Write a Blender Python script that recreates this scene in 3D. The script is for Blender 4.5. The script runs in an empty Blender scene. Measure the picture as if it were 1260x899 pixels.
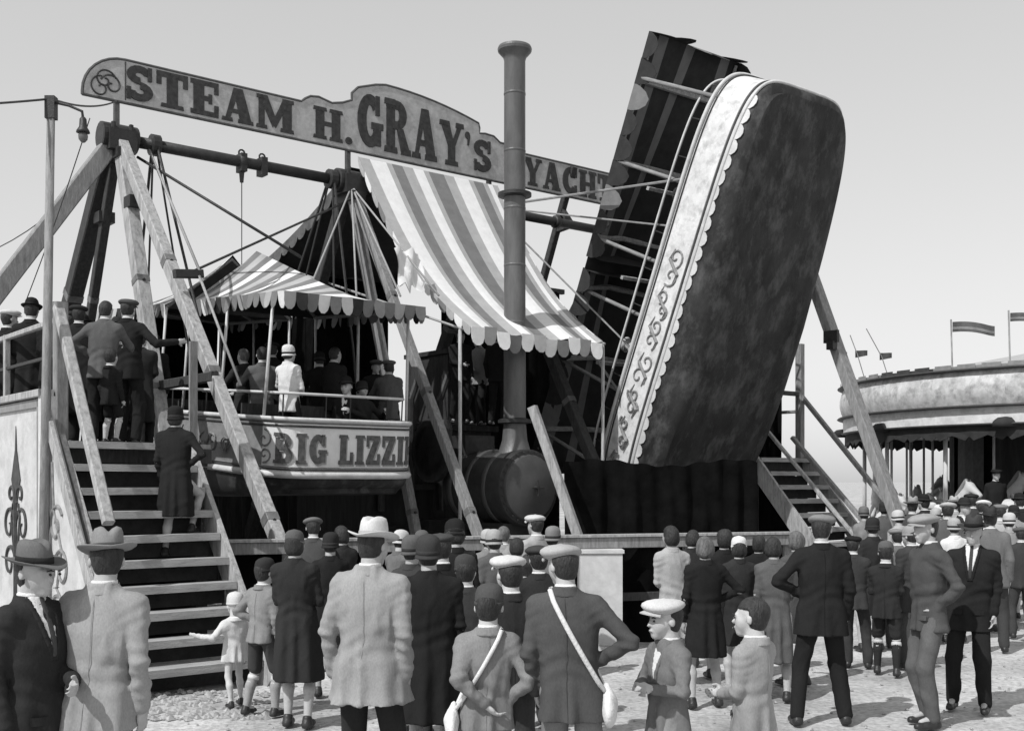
import bpy, math, random
import numpy as np
from mathutils import Vector, Matrix

random.seed(7)
RNG = np.random.RandomState(11)
sc = bpy.context.scene
COL = sc.collection
rad = math.radians

# ------------------------------------------------------------------ camera
HC = 2.0          # eye height
F = 1400.0        # focal length in photo pixels (1260 wide)
HX, HY = 630.0, 592.0
cam_d = bpy.data.cameras.new('camera')
cam = bpy.data.objects.new('camera', cam_d)
COL.objects.link(cam)
cam.location = (0, 0, HC)
cam.rotation_euler = (rad(90), 0, 0)
cam_d.sensor_fit = 'HORIZONTAL'
cam_d.sensor_width = 36
cam_d.lens = 36 * F / 1260
cam_d.shift_y = (HY - 449.5) / 1260
cam_d.clip_start = 0.1
cam_d.clip_end = 5000
sc.camera = cam

# ------------------------------------------------------------------ sky, sun, exposure
SUN_TO = Vector((-0.69, -0.735, 1.16)).normalized()      # direction towards the sun
elev = math.asin(SUN_TO.z)
azim = math.atan2(SUN_TO.x, SUN_TO.y)                    # clockwise from +Y
w = bpy.data.worlds.new('World')
sc.world = w
w.use_nodes = True
nt = w.node_tree
for n_ in list(nt.nodes):
    nt.nodes.remove(n_)
out = nt.nodes.new('ShaderNodeOutputWorld')
bg = nt.nodes.new('ShaderNodeBackground')
skyt = nt.nodes.new('ShaderNodeTexSky')
skyt.sky_type = 'NISHITA'
skyt.sun_disc = False
skyt.sun_elevation = elev
skyt.sun_rotation = azim
skyt.air_density = 1.0
skyt.dust_density = 1.0
skyt.ozone_density = 1.0
dot = nt.nodes.new('ShaderNodeVectorMath')               # blue-sensitive black and white film
dot.operation = 'DOT_PRODUCT'
dot.inputs[1].default_value = (0.10, 0.25, 0.65)
nt.links.new(skyt.outputs[0], dot.inputs[0])
pw = nt.nodes.new('ShaderNodeMath')                      # soft shoulder of the old emulsion, thin even haze
pw.operation = 'POWER'
pw.inputs[1].default_value = 0.5
ml = nt.nodes.new('ShaderNodeMath')
ml.operation = 'MULTIPLY'
ml.inputs[1].default_value = 2.05
nt.links.new(dot.outputs['Value'], pw.inputs[0])
nt.links.new(pw.outputs[0], ml.inputs[0])
nt.links.new(ml.outputs[0], bg.inputs[0])
bg.inputs[1].default_value = 0.133
nt.links.new(bg.outputs[0], out.inputs[0])

sun_d = bpy.data.lights.new('sun', 'SUN')
sun_d.energy = 3.0
sun_d.angle = rad(0.6)
sun_d.color = (1.0, 1.0, 1.0)
sun = bpy.data.objects.new('sun', sun_d)
COL.objects.link(sun)
sun.rotation_euler = SUN_TO.to_track_quat('Z', 'Y').to_euler()
sun.location = SUN_TO * 60

sc.view_settings.view_transform = 'Standard'
sc.view_settings.look = 'None'
sc.view_settings.exposure = 0.35
sc.view_settings.gamma = 1.0
sc.view_settings.use_curve_mapping = False

# ------------------------------------------------------------------ materials (black and white film: neutral greys)
MATS = {}
def mat(name, base, var=0.25, scale=8.0, rough=0.75, bump=0.0, bscale=60.0, metal=0.0, stretch=(1, 1, 1),
        dirt=0.0, dscale=2.0, dcol=0.04, spec=0.3, fine=0.0):
    if name in MATS:
        return MATS[name]
    m = bpy.data.materials.new(name)
    m.use_nodes = True
    t = m.node_tree
    b = t.nodes['Principled BSDF']
    b.inputs['Roughness'].default_value = rough
    b.inputs['Metallic'].default_value = metal
    b.inputs['Specular IOR Level'].default_value = spec
    tc = t.nodes.new('ShaderNodeTexCoord')
    mp = t.nodes.new('ShaderNodeMapping')
    mp.inputs['Scale'].default_value = stretch
    oi = t.nodes.new('ShaderNodeObjectInfo')              # every piece its own patch of grain
    om = t.nodes.new('ShaderNodeVectorMath')
    om.operation = 'SCALE'
    om.inputs[0].default_value = (37.0, 53.0, 71.0)
    t.links.new(oi.outputs['Random'], om.inputs['Scale'])
    t.links.new(om.outputs[0], mp.inputs['Location'])
    t.links.new(tc.outputs['Object'], mp.inputs[0])
    nz = t.nodes.new('ShaderNodeTexNoise')
    nz.inputs['Scale'].default_value = scale
    nz.inputs['Detail'].default_value = 6
    nz.inputs['Roughness'].default_value = 0.65
    t.links.new(mp.outputs[0], nz.inputs['Vector'])
    cr = t.nodes.new('ShaderNodeMapRange')
    cr.inputs[1].default_value = 0.3
    cr.inputs[2].default_value = 0.7
    cr.inputs[3].default_value = base * (1 - var)
    cr.inputs[4].default_value = min(0.92, base * (1 + var))
    t.links.new(nz.outputs[0], cr.inputs[0])
    last = cr.outputs[0]
    if fine > 0:
        n3 = t.nodes.new('ShaderNodeTexNoise')
        n3.inputs['Scale'].default_value = 130
        n3.inputs['Detail'].default_value = 3
        t.links.new(mp.outputs[0], n3.inputs['Vector'])
        r3 = t.nodes.new('ShaderNodeMapRange')
        r3.inputs[1].default_value = 0.25
        r3.inputs[2].default_value = 0.75
        r3.inputs[3].default_value = 1 - fine
        r3.inputs[4].default_value = 1 + fine
        t.links.new(n3.outputs[0], r3.inputs[0])
        mu = t.nodes.new('ShaderNodeMath')
        mu.operation = 'MULTIPLY'
        t.links.new(last, mu.inputs[0])
        t.links.new(r3.outputs[0], mu.inputs[1])
        last = mu.outputs[0]
    if dirt > 0:
        n2 = t.nodes.new('ShaderNodeTexNoise')
        n2.inputs['Scale'].default_value = dscale
        n2.inputs['Detail'].default_value = 8
        n2.inputs['Roughness'].default_value = 0.7
        t.links.new(mp.outputs[0], n2.inputs['Vector'])
        r2 = t.nodes.new('ShaderNodeMapRange')
        r2.inputs[1].default_value = 0.48
        r2.inputs[2].default_value = 0.68
        r2.inputs[3].default_value = 0.0
        r2.inputs[4].default_value = dirt
        t.links.new(n2.outputs[0], r2.inputs[0])
        mx = t.nodes.new('ShaderNodeMix')
        mx.data_type = 'FLOAT'
        t.links.new(r2.outputs[0], mx.inputs[0])
        t.links.new(last, mx.inputs[2])
        mx.inputs[3].default_value = dcol
        last = mx.outputs[0]
    t.links.new(last, b.inputs['Base Color'])
    if bump > 0:
        nb = t.nodes.new('ShaderNodeTexNoise')
        nb.inputs['Scale'].default_value = bscale
        nb.inputs['Detail'].default_value = 5
        t.links.new(mp.outputs[0], nb.inputs['Vector'])
        bp = t.nodes.new('ShaderNodeBump')
        bp.inputs['Strength'].default_value = min(1.0, bump)
        bp.inputs['Distance'].default_value = 0.02
        t.links.new(nb.outputs[0], bp.inputs['Height'])
        t.links.new(bp.outputs[0], b.inputs['Normal'])
    MATS[name] = m
    return m

def cloth(v):
    return mat('cloth_%03d' % int(v * 1000), v, 0.20, 2.2, 0.95, 0.40, 13, stretch=(1, 1, .5), spec=0.06, fine=0.12)

M_skin = mat('skin', 0.40, 0.12, 18, 0.6, 0.1, 90, spec=0.35)
M_skin_boy = mat('skin_pale', 0.47, 0.1, 18, 0.6, 0.1, 90, spec=0.35)
M_hair = mat('dark_hair', 0.03, 0.5, 40, 0.55, 0.6, 120, stretch=(1, 1, .3))
M_hair_l = mat('brown_hair', 0.12, 0.5, 40, 0.6, 0.6, 120, stretch=(1, 1, .3))
M_eye = mat('eye_dark', 0.03, 0.1, 5, 0.25)
M_leather = mat('shoe_leather', 0.03, 0.4, 15, 0.4, 0.2, 60)
M_white = mat('white_linen', 0.64, 0.1, 12, 0.9, 0.3, 60, fine=0.1)
M_wood_l = mat('pale_painted_timber', 0.36, 0.25, 5, 0.75, 0.35, 30, stretch=(5, 5, 1), dirt=0.75, dscale=3.5, dcol=0.13, fine=.15)
M_wood_g = mat('grey_timber', 0.24, 0.3, 5, 0.8, 0.35, 30, stretch=(6, 6, 1), dirt=0.5, dscale=4, dcol=0.10)
M_wood_d = mat('dark_timber', 0.045, 0.4, 6, 0.8, 0.3, 30, stretch=(5, 5, 1))
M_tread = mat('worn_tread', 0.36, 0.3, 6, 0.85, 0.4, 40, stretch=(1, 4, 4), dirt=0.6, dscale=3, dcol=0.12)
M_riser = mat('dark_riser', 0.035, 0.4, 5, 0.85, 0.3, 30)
M_iron = mat('black_iron', 0.028, 0.3, 12, 0.5, 0.25, 60, spec=0.35)
M_door = mat('smokebox_iron', 0.07, 0.2, 3, 0.5, 0.2, 40, spec=0.4, fine=.2)
M_iron_g = mat('grey_iron', 0.14, 0.35, 9, 0.5, 0.2, 50, dirt=0.5, dscale=4, dcol=0.05)
M_stack = mat('chimney_iron', 0.10, 0.35, 5, 0.45, 0.25, 40, stretch=(1, 1, .25), dirt=0.5, dscale=3, dcol=0.06, spec=0.5)
M_hull = mat('tarred_hull', 0.024, 0.6, 2.2, 0.62, 0.3, 14, stretch=(.8, 1.3, 1.2), dirt=1.0, dscale=2.4, dcol=0.085, spec=0.25, fine=.35)
M_hull_edge = mat('hull_edge', 0.03, 0.3, 6, 0.6)
M_white_paint = mat('white_show_paint', 0.64, 0.15, 4, 0.55, 0.15, 20, dirt=0.7, dscale=5, dcol=0.30, fine=.12)
M_name = mat('name_panel_white', 0.76, 0.08, 4, 0.55, 0.15, 20, dirt=0.3, dscale=5, dcol=0.5)
M_cream = mat('cream_show_paint', 0.55, 0.15, 5, 0.6, 0.15, 20, dirt=0.4, dscale=3, dcol=0.3)
M_mid = mat('mid_show_paint', 0.22, 0.25, 6, 0.6, 0.1, 30)
M_dark_paint = mat('dark_show_paint', 0.05, 0.4, 9, 0.6, 0.1, 30)
M_ornament = mat('scroll_paint', 0.20, 0.4, 12, 0.6)
M_sign = mat('sign_ground', 0.42, 0.18, 9, 0.65, 0.15, 40, dirt=0.4, dscale=6, dcol=0.17)
M_sign_l = mat('sign_letter', 0.045, 0.5, 14, 0.7, 0.1, 40)
M_sign_e = mat('sign_edge', 0.08, 0.3, 9, 0.7)
M_sign_h = mat('letter_highlight', 0.42, 0.2, 9, 0.7)
M_panel = mat('weathered_white_board', 0.50, 0.12, 5, 0.7, 0.2, 20, dirt=.6, dscale=3, dcol=.3, fine=.08)
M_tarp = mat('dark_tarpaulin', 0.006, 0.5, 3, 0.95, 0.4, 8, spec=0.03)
M_tarp_g = mat('dark_board', 0.03, 0.5, 3, 0.85, 0.4, 14, stretch=(4, 4, .6), dirt=0.5, dscale=2, dcol=0.07)
M_can_w = mat('canvas_white', 0.70, 0.08, 5, 0.9, 0.25, 14, fine=0.06)
M_can_m = mat('canvas_mid', 0.36, 0.1, 5, 0.9, 0.25, 14, fine=0.08)
M_can_d = mat('canvas_dark', 0.17, 0.14, 5, 0.9, 0.25, 14, fine=0.1)
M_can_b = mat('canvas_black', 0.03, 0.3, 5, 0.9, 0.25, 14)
M_rope = mat('pale_rope', 0.30, 0.3, 60, 0.9)
M_wire = mat('wire', 0.05, 0.2, 5, 0.6)
M_glass = mat('lamp_glass', 0.10, 0.1, 5, 0.15, spec=0.6)
M_flag = mat('flag_dark', 0.10, 0.3, 8, 0.9)
M_ground = None

# ------------------------------------------------------------------ object helpers
def link(name, me, parent=None):
    o = bpy.data.objects.new(name, me)
    COL.objects.link(o)
    if parent is not None:
        o.parent = parent
    return o

def mesh(name, verts, faces, m=None, parent=None, smooth=False, mats=None, midx=None):
    me = bpy.data.meshes.new(name)
    if isinstance(verts, np.ndarray):
        verts = verts.tolist()
    if isinstance(faces, np.ndarray):
        faces = faces.tolist()
    me.from_pydata(verts, [], faces)
    if mats:
        for q in mats:
            me.materials.append(q)
        if midx is not None:
            me.polygons.foreach_set('material_index', midx)
    elif m:
        me.materials.append(m)
    if smooth:
        me.polygons.foreach_set('use_smooth', [True] * len(me.polygons))
    me.update()
    return link(name, me, parent)

def tag(o, label, cat, group=None, kind=None):
    if label: o['label'] = label
    if cat: o['category'] = cat
    if group: o['group'] = group
    if kind: o['kind'] = kind
    return o

def thing(name, label, cat, loc=(0, 0, 0), rotz=0.0, group=None, matrix=None):
    o = bpy.data.objects.new(name, None)
    o.empty_display_size = 0.2
    COL.objects.link(o)
    if matrix is not None:
        o.matrix_world = matrix
    else:
        o.location = loc
        o.rotation_euler = (0, 0, rotz)
    return tag(o, label, cat, group)

class MB:
    """collects shapes; build() links them as one mesh object"""
    def __init__(s):
        s.v = []; s.f = []; s.mi = []; s.cur = 0
    def add(s, vs, fs):
        b = len(s.v)
        s.v += [tuple(p) for p in vs]
        s.f += [tuple(i + b for i in f) for f in fs]
        s.mi += [s.cur] * len(fs)
        return s
    def box(s, x0, y0, z0, x1, y1, z1):
        return s.add([(x0,y0,z0),(x1,y0,z0),(x1,y1,z0),(x0,y1,z0),(x0,y0,z1),(x1,y0,z1),(x1,y1,z1),(x0,y1,z1)],
                     [(0,3,2,1),(4,5,6,7),(0,1,5,4),(1,2,6,5),(2,3,7,6),(3,0,4,7)])
    def beam(s, p0, p1, w, h, c=0.18, up=(0, 0, 1)):
        """chamfered timber from p0 to p1"""
        p0 = Vector(p0); p1 = Vector(p1)
        d = (p1 - p0).normalized()
        a = d.cross(Vector(up))
        if a.length < 1e-3: a = d.cross(Vector((1, 0, 0)))
        a.normalize(); b = a.cross(d).normalized()
        w2, h2 = w / 2, h / 2
        k = min(w2, h2) * c
        pr = [(w2-k,-h2),(w2,-h2+k),(w2,h2-k),(w2-k,h2),(-w2+k,h2),(-w2,h2-k),(-w2,-h2+k),(-w2+k,-h2)]
        vs = [p0 + a*x + b*y for x, y in pr] + [p1 + a*x + b*y for x, y in pr]
        fs = [(i, (i+1) % 8, 8 + (i+1) % 8, 8 + i) for i in range(8)]
        fs += [tuple(range(7, -1, -1)), tuple(range(8, 16))]
        return s.add(vs, fs)
    def tube(s, pts, r, n=8, caps=True):
        pts = [Vector(p) for p in pts]
        rr = r if isinstance(r, (list, tuple)) else [r] * len(pts)
        vs = []; fs = []
        prev = None
        for i, p in enumerate(pts):
            d = (pts[min(i+1, len(pts)-1)] - pts[max(i-1, 0)]).normalized()
            if prev is None:
                a = d.cross(Vector((0, 0, 1)))
                if a.length < 1e-3: a = d.cross(Vector((1, 0, 0)))
            else:
                a = prev - d * prev.dot(d)
            a.normalize(); prev = a
            b = d.cross(a)
            for k in range(n):
                t = 2 * math.pi * k / n
                vs.append(p + (a * math.cos(t) + b * math.sin(t)) * rr[i])
        for i in range(len(pts) - 1):
            for k in range(n):
                fs.append((i*n+k, i*n+(k+1) % n, (i+1)*n+(k+1) % n, (i+1)*n+k))
        if caps:
            fs.append(tuple(range(n-1, -1, -1)))
            fs.append(tuple(range((len(pts)-1)*n, len(pts)*n)))
        return s.add(vs, fs)
    def lathe(s, prof, n=24, c=(0, 0, 0), axis='z', ex=1.0, ey=1.0, fn=None):
        vs = []; fs = []
        for r, z in prof:
            for k in range(n):
                t = 2 * math.pi * k / n
                x, y = r * math.cos(t) * ex, r * math.sin(t) * ey
                p = (x, y, z)
                if fn: p = fn(*p)
                if axis == 'x': p = (p[2], p[0], p[1])
                if axis == 'y': p = (p[1], p[2], p[0])
                vs.append((p[0]+c[0], p[1]+c[1], p[2]+c[2]))
        for i in range(len(prof)-1):
            for k in range(n):
                fs.append((i*n+k, i*n+(k+1) % n, (i+1)*n+(k+1) % n, (i+1)*n+k))
        fs.append(tuple(range(n-1, -1, -1)))
        fs.append(tuple(range((len(prof)-1)*n, len(prof)*n)))
        return s.add(vs, fs)
    def prism(s, poly, fn, t0, t1):
        """2D polygon mapped by fn(a, b, t) and given thickness t0..t1"""
        n = len(poly)
        vs = [fn(a, b, t0) for a, b in poly] + [fn(a, b, t1) for a, b in poly]
        fs = [(i, (i+1) % n, n + (i+1) % n, n + i) for i in range(n)]
        fs += [tuple(range(n-1, -1, -1)), tuple(range(n, 2*n))]
        return s.add(vs, fs)
    def sheet(s, grid):
        """grid[i][j] points"""
        n, k = len(grid), len(grid[0])
        vs = [p for row in grid for p in row]
        fs = [(i*k+j, i*k+j+1, (i+1)*k+j+1, (i+1)*k+j) for i in range(n-1) for j in range(k-1)]
        return s.add(vs, fs)
    def build(s, name, m, parent=None, smooth=False, mats=None):
        return mesh(name, s.v, s.f, m, parent, smooth, mats, s.mi if mats else None)

def autosmooth(o, deg=35):
    o.data.polygons.foreach_set('use_smooth', [True] * len(o.data.polygons))
    try:
        o.data.set_sharp_from_angle(angle=rad(deg))
    except Exception:
        pass
    return o

# ------------------------------------------------------------------ frames of reference
TH = math.atan2(0.777, 0.63)
U = Vector((math.sin(TH), math.cos(TH), 0))        # along the axle, to the right and away
N = Vector((math.cos(TH), -math.sin(TH), 0))       # across it, to the right and nearer
T1 = Vector((-5.75, 16.6, 0))
def R(u, n, z):
    return T1 + U * u + N * n + Vector((0, 0, z))
def G(px, d, z=0.0):
    return Vector(((px - HX) / F * d, d, z))
def upx(px, n):                                     # u of the ride where column px meets the line n
    k = (px - HX) / F
    b = T1 + N * n
    return (k * b.y - b.x) / (U.x - k * U.y)
def RP(px, u, z=0.0):                               # the same for a line of constant u
    k = (px - HX) / F
    b = T1 + U * u
    return R(u, (k * b.y - b.x) / (N.x - k * N.y), z)
def RU(px, n, z=0.0):
    return R(upx(px, n), n, z)
RIDE = Matrix.Translation(T1) @ Matrix(((U.x, -N.x, 0, 0), (U.y, -N.y, 0, 0), (0, 0, 1, 0), (0, 0, 0, 1)))
# in that frame x = u, y = -n
def L(u, n, z):
    return (u, -n, z)
AX = 7.0                                            # height of the axle
# ------------------------------------------------------------------ signed-distance bodies and clothes
def surface_nets(Fd, lo, h):
    ins = Fd < 0
    c = ins.astype(np.int8)
    s = (c[:-1,:-1,:-1] + c[1:,:-1,:-1] + c[:-1,1:,:-1] + c[:-1,:-1,1:] + c[1:,1:,:-1] + c[1:,:-1,1:] + c[:-1,1:,1:] + c[1:,1:,1:])
    cell = (s > 0) & (s < 8)
    idx = np.full(cell.shape, -1, np.int32)
    I, J, K = np.nonzero(cell)
    nv = len(I)
    if nv == 0:
        return np.zeros((0, 3)), np.zeros((0, 4), int)
    idx[I, J, K] = np.arange(nv)
    acc = np.zeros((nv, 3)); cnt = np.zeros(nv)
    corners = [(a, b, d) for a in (0, 1) for b in (0, 1) for d in (0, 1)]
    vals = {q: Fd[I+q[0], J+q[1], K+q[2]].astype(float) for q in corners}
    for q in corners:
        for ax in range(3):
            if q[ax] == 0:
                r = list(q); r[ax] = 1; r = tuple(r)
                a, b = vals[q], vals[r]
                m = (a < 0) != (b < 0)
                if not m.any(): continue
                t = a[m] / (a[m] - b[m])
                p = np.tile(np.array(q, float), (m.sum(), 1))
                p[:, ax] += t
                acc[m] += p; cnt[m] += 1
    v = acc / cnt[:, None] + np.stack([I, J, K], 1)
    v = v * h + lo
    fs = []
    # edges along each axis, away from the borders
    for ax in range(3):
        o1, o2 = [(1, 2), (2, 0), (0, 1)][ax]
        sl0 = [slice(1, -1)] * 3; sl1 = [slice(1, -1)] * 3
        sl0[ax] = slice(0, -1); sl1[ax] = slice(1, None)
        A = ins[tuple(sl0)]; B = ins[tuple(sl1)]
        for flip, m in ((False, A & ~B), (True, B & ~A)):
            P = np.stack(np.nonzero(m), 1)
            if len(P) == 0: continue
            P = P + 1; P[:, ax] -= 1
            e1 = np.zeros(3, int); e1[o1] = 1
            e2 = np.zeros(3, int); e2[o2] = 1
            def ix(q): return idx[q[:, 0], q[:, 1], q[:, 2]]
            quad = np.stack([ix(P - e1 - e2), ix(P - e2), ix(P), ix(P - e1)], 1)
            if flip: quad = quad[:, ::-1]
            fs.append(quad)
    f = np.concatenate(fs)
    f = f[(f >= 0).all(1)]
    return v, f

def rc(a, b, ra, rb, k=0.02, op='add', fl=None):
    """round cone from a to b"""
    a = np.array(a, float); b = np.array(b, float)
    ab = b - a; L2 = max(ab.dot(ab), 1e-9)
    r = max(ra, rb)
    def fn(X, Y, Z):
        px, py, pz = X - a[0], Y - a[1], Z - a[2]
        t = np.clip((px*ab[0] + py*ab[1] + pz*ab[2]) / L2, 0, 1)
        return np.sqrt((px - t*ab[0])**2 + (py - t*ab[1])**2 + (pz - t*ab[2])**2) - (ra + (rb - ra) * t)
    return (np.minimum(a, b) - r, np.maximum(a, b) + r, fn, k, op)

def el(c, r, k=0.02, op='add', M=None):
    c = np.array(c, float); r = np.array(r, float)
    rm = r.min(); rx = r.max()
    Mi = None if M is None else np.array(M, float).T
    def fn(X, Y, Z):
        px, py, pz = X - c[0], Y - c[1], Z - c[2]
        if Mi is not None:
            px, py, pz = (Mi[0,0]*px + Mi[0,1]*py + Mi[0,2]*pz, Mi[1,0]*px + Mi[1,1]*py + Mi[1,2]*pz, Mi[2,0]*px + Mi[2,1]*py + Mi[2,2]*pz)
        q = np.sqrt((px/r[0])**2 + (py/r[1])**2 + (pz/r[2])**2)
        q2 = np.sqrt((px/r[0]**2)**2 + (py/r[1]**2)**2 + (pz/r[2]**2)**2) + 1e-6
        return q * (q - 1) / q2
    e = rx if M is not None else r
    return (c - e, c + e, fn, k, op)

def loft(secs, k=0.02, op='add', infl=0.0, ex=2.3, fold=None):
    """sections (z, cx, cy, rx, ry), bottom first"""
    S = np.array(secs, float)
    zz = np.linspace(S[0, 0], S[-1, 0], 60)
    cur = [np.interp(zz, S[:, 0], S[:, i]) for i in range(1, 5)]
    ker = np.array([1, 2, 3, 2, 1]) / 9.0
    cur = [np.convolve(np.pad(c, 2, mode='edge'), ker, 'valid') for c in cur]
    lo = np.array([(S[:, 1] - S[:, 3]).min(), (S[:, 2] - S[:, 4]).min(), S[0, 0]]) - infl
    hi = np.array([(S[:, 1] + S[:, 3]).max(), (S[:, 2] + S[:, 4]).max(), S[-1, 0]]) + infl
    def fn(X, Y, Z):
        z1 = Z[0, 0, :]
        cx, cy, rx, ry = [np.interp(z1, zz, c)[None, None, :] for c in cur]
        rx = rx + infl; ry = ry + infl
        q = (np.abs((X - cx) / rx)**ex + np.abs((Y - cy) / ry)**ex)**(1 / ex)
        d = (q - 1) * np.minimum(rx, ry)
        if fold:
            nf, am, z0, zlen, ph = fold
            th = np.arctan2(X - cx, Y - cy)
            d = d + am * np.cos(nf * th + ph + 1.3*np.sin(2*th)) * np.clip((z0 - Z) / zlen, 0, 1)
        return np.maximum(d, np.maximum(Z - S[-1, 0], S[0, 0] - Z))
    return (lo, hi, fn, k, op)

def cut(fn, op='sub'):
    """half-space or any function: applied over the whole grid; fn < 0 is removed (sub) or kept (int)"""
    return (None, None, fn, 0.0, op)

def sdf(prims, h):
    pos = [p for p in prims if p[4] == 'add']
    lo = np.min([p[0] for p in pos], 0) - 0.02 - 2*h
    hi = np.max([p[1] for p in pos], 0) + 0.02 + 2*h
    dim = np.ceil((hi - lo) / h).astype(int) + 1
    Fd = np.full(dim, 1.0, np.float32)
    ax = [lo[i] + h * np.arange(dim[i]) for i in range(3)]
    for plo, phi, fn, k, op in prims:
        if plo is None:
            i0 = [0, 0, 0]; i1 = list(dim)
        else:
            mg = k + 2.5*h
            i0 = [max(0, int((plo[i] - mg - lo[i]) / h)) for i in range(3)]
            i1 = [min(dim[i], int((phi[i] + mg - lo[i]) / h) + 2) for i in range(3)]
            if any(i1[i] <= i0[i] for i in range(3)): continue
        X = ax[0][i0[0]:i1[0]][:, None, None]; Y = ax[1][i0[1]:i1[1]][None, :, None]; Z = ax[2][i0[2]:i1[2]][None, None, :]
        d = fn(X, Y, Z)
        sl = (slice(i0[0], i1[0]), slice(i0[1], i1[1]), slice(i0[2], i1[2]))
        f = Fd[sl]
        if op == 'add':
            if k > 0:
                g = np.clip(0.5 + 0.5 * (f - d) / k, 0, 1)
                Fd[sl] = f + (d - f) * g - k * g * (1 - g)
            else:
                Fd[sl] = np.minimum(f, d)
        elif op == 'sub':
            if k > 0:
                e = -d
                g = np.clip(0.5 + 0.5 * (e - f) / k, 0, 1)
                Fd[sl] = f + (e - f) * g + k * g * (1 - g)
            else:
                Fd[sl] = np.maximum(f, -d)
        elif op == 'int':
            Fd[sl] = np.maximum(f, d)
    return surface_nets(Fd, lo, h)

def vnormals(v, f):
    a = v[f[:, 2]] - v[f[:, 0]]; b = v[f[:, 3]] - v[f[:, 1]]
    nn = np.cross(a, b)
    vn = np.zeros_like(v)
    for i in range(4):
        np.add.at(vn, f[:, i], nn)
    return vn / (np.linalg.norm(vn, axis=1)[:, None] + 1e-9)

def wrinkle(v, f, amp, seed, fz=1.0):
    """cloth folds pushed along the normals"""
    rr = np.random.RandomState(seed)
    n = vnormals(v, f)
    d = np.zeros(len(v))
    for i in range(4):
        k1 = rr.normal(size=3) * np.array([9, 9, 5 * fz]) * (1 + 0.5*i)
        k2 = rr.normal(size=3) * np.array([5, 5, 4])
        a = np.sin(v @ k1 + 1.6 * np.sin(v @ k2 + rr.rand()*6) + rr.rand()*6)
        d += (1.0 - 2.2*np.abs(a)**1.3) / (1 + 0.7*i)
    return v + n * (np.clip(d, -0.5, 2.0) * amp * 0.6)[:, None]

def ik(a, t, l1, l2, pole):
    a = Vector(a); t = Vector(t)
    d = t - a
    Ln = min(d.length, 0.995 * (l1 + l2))
    dn = d.normalized()
    x = (l1*l1 - l2*l2 + Ln*Ln) / (2*Ln)
    hh = math.sqrt(max(l1*l1 - x*x, 0))
    p = Vector(pole); p = p - dn * p.dot(dn)
    if p.length < 1e-4: p = Vector((0, 0, 1)).cross(dn)
    p.normalize()
    return a + dn*x + p*hh, a + dn*Ln

ARM = {   # wrist relative to the shoulder, in statures (x outwards), and the way the elbow points
    'down':   ((0.022, -0.022, -0.317), (0.4, 1, 0)),
    'loose':  ((0.075, -0.05, -0.29), (1, 0.7, 0)),
    'pocket': ((-0.018, -0.012, -0.262), (1, 0.8, 0)),
    'hip':    ((-0.01, -0.03, -0.20), (1, 0.45, 0)),
    'chest':  ((-0.068, -0.125, -0.155), (1.0, 0.3, -0.8)),
    'front':  ((-0.07, -0.14, -0.205), (0.6, 0.7, -0.6)),
    'rail':   ((0.02, -0.21, -0.10), (0.7, 0, -1)),
    'up':     ((0.03, -0.20, 0.03), (0.5, 0, -1)),
    'fwd':    ((0.0, -0.24, -0.10), (0.4, 0, -1)),
    'back':   ((-0.09, 0.075, -0.25), (1, 0.7, 0)),
    'out':    ((0.22, -0.06, -0.10), (0.2, 0.8, -1)),
}

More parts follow.
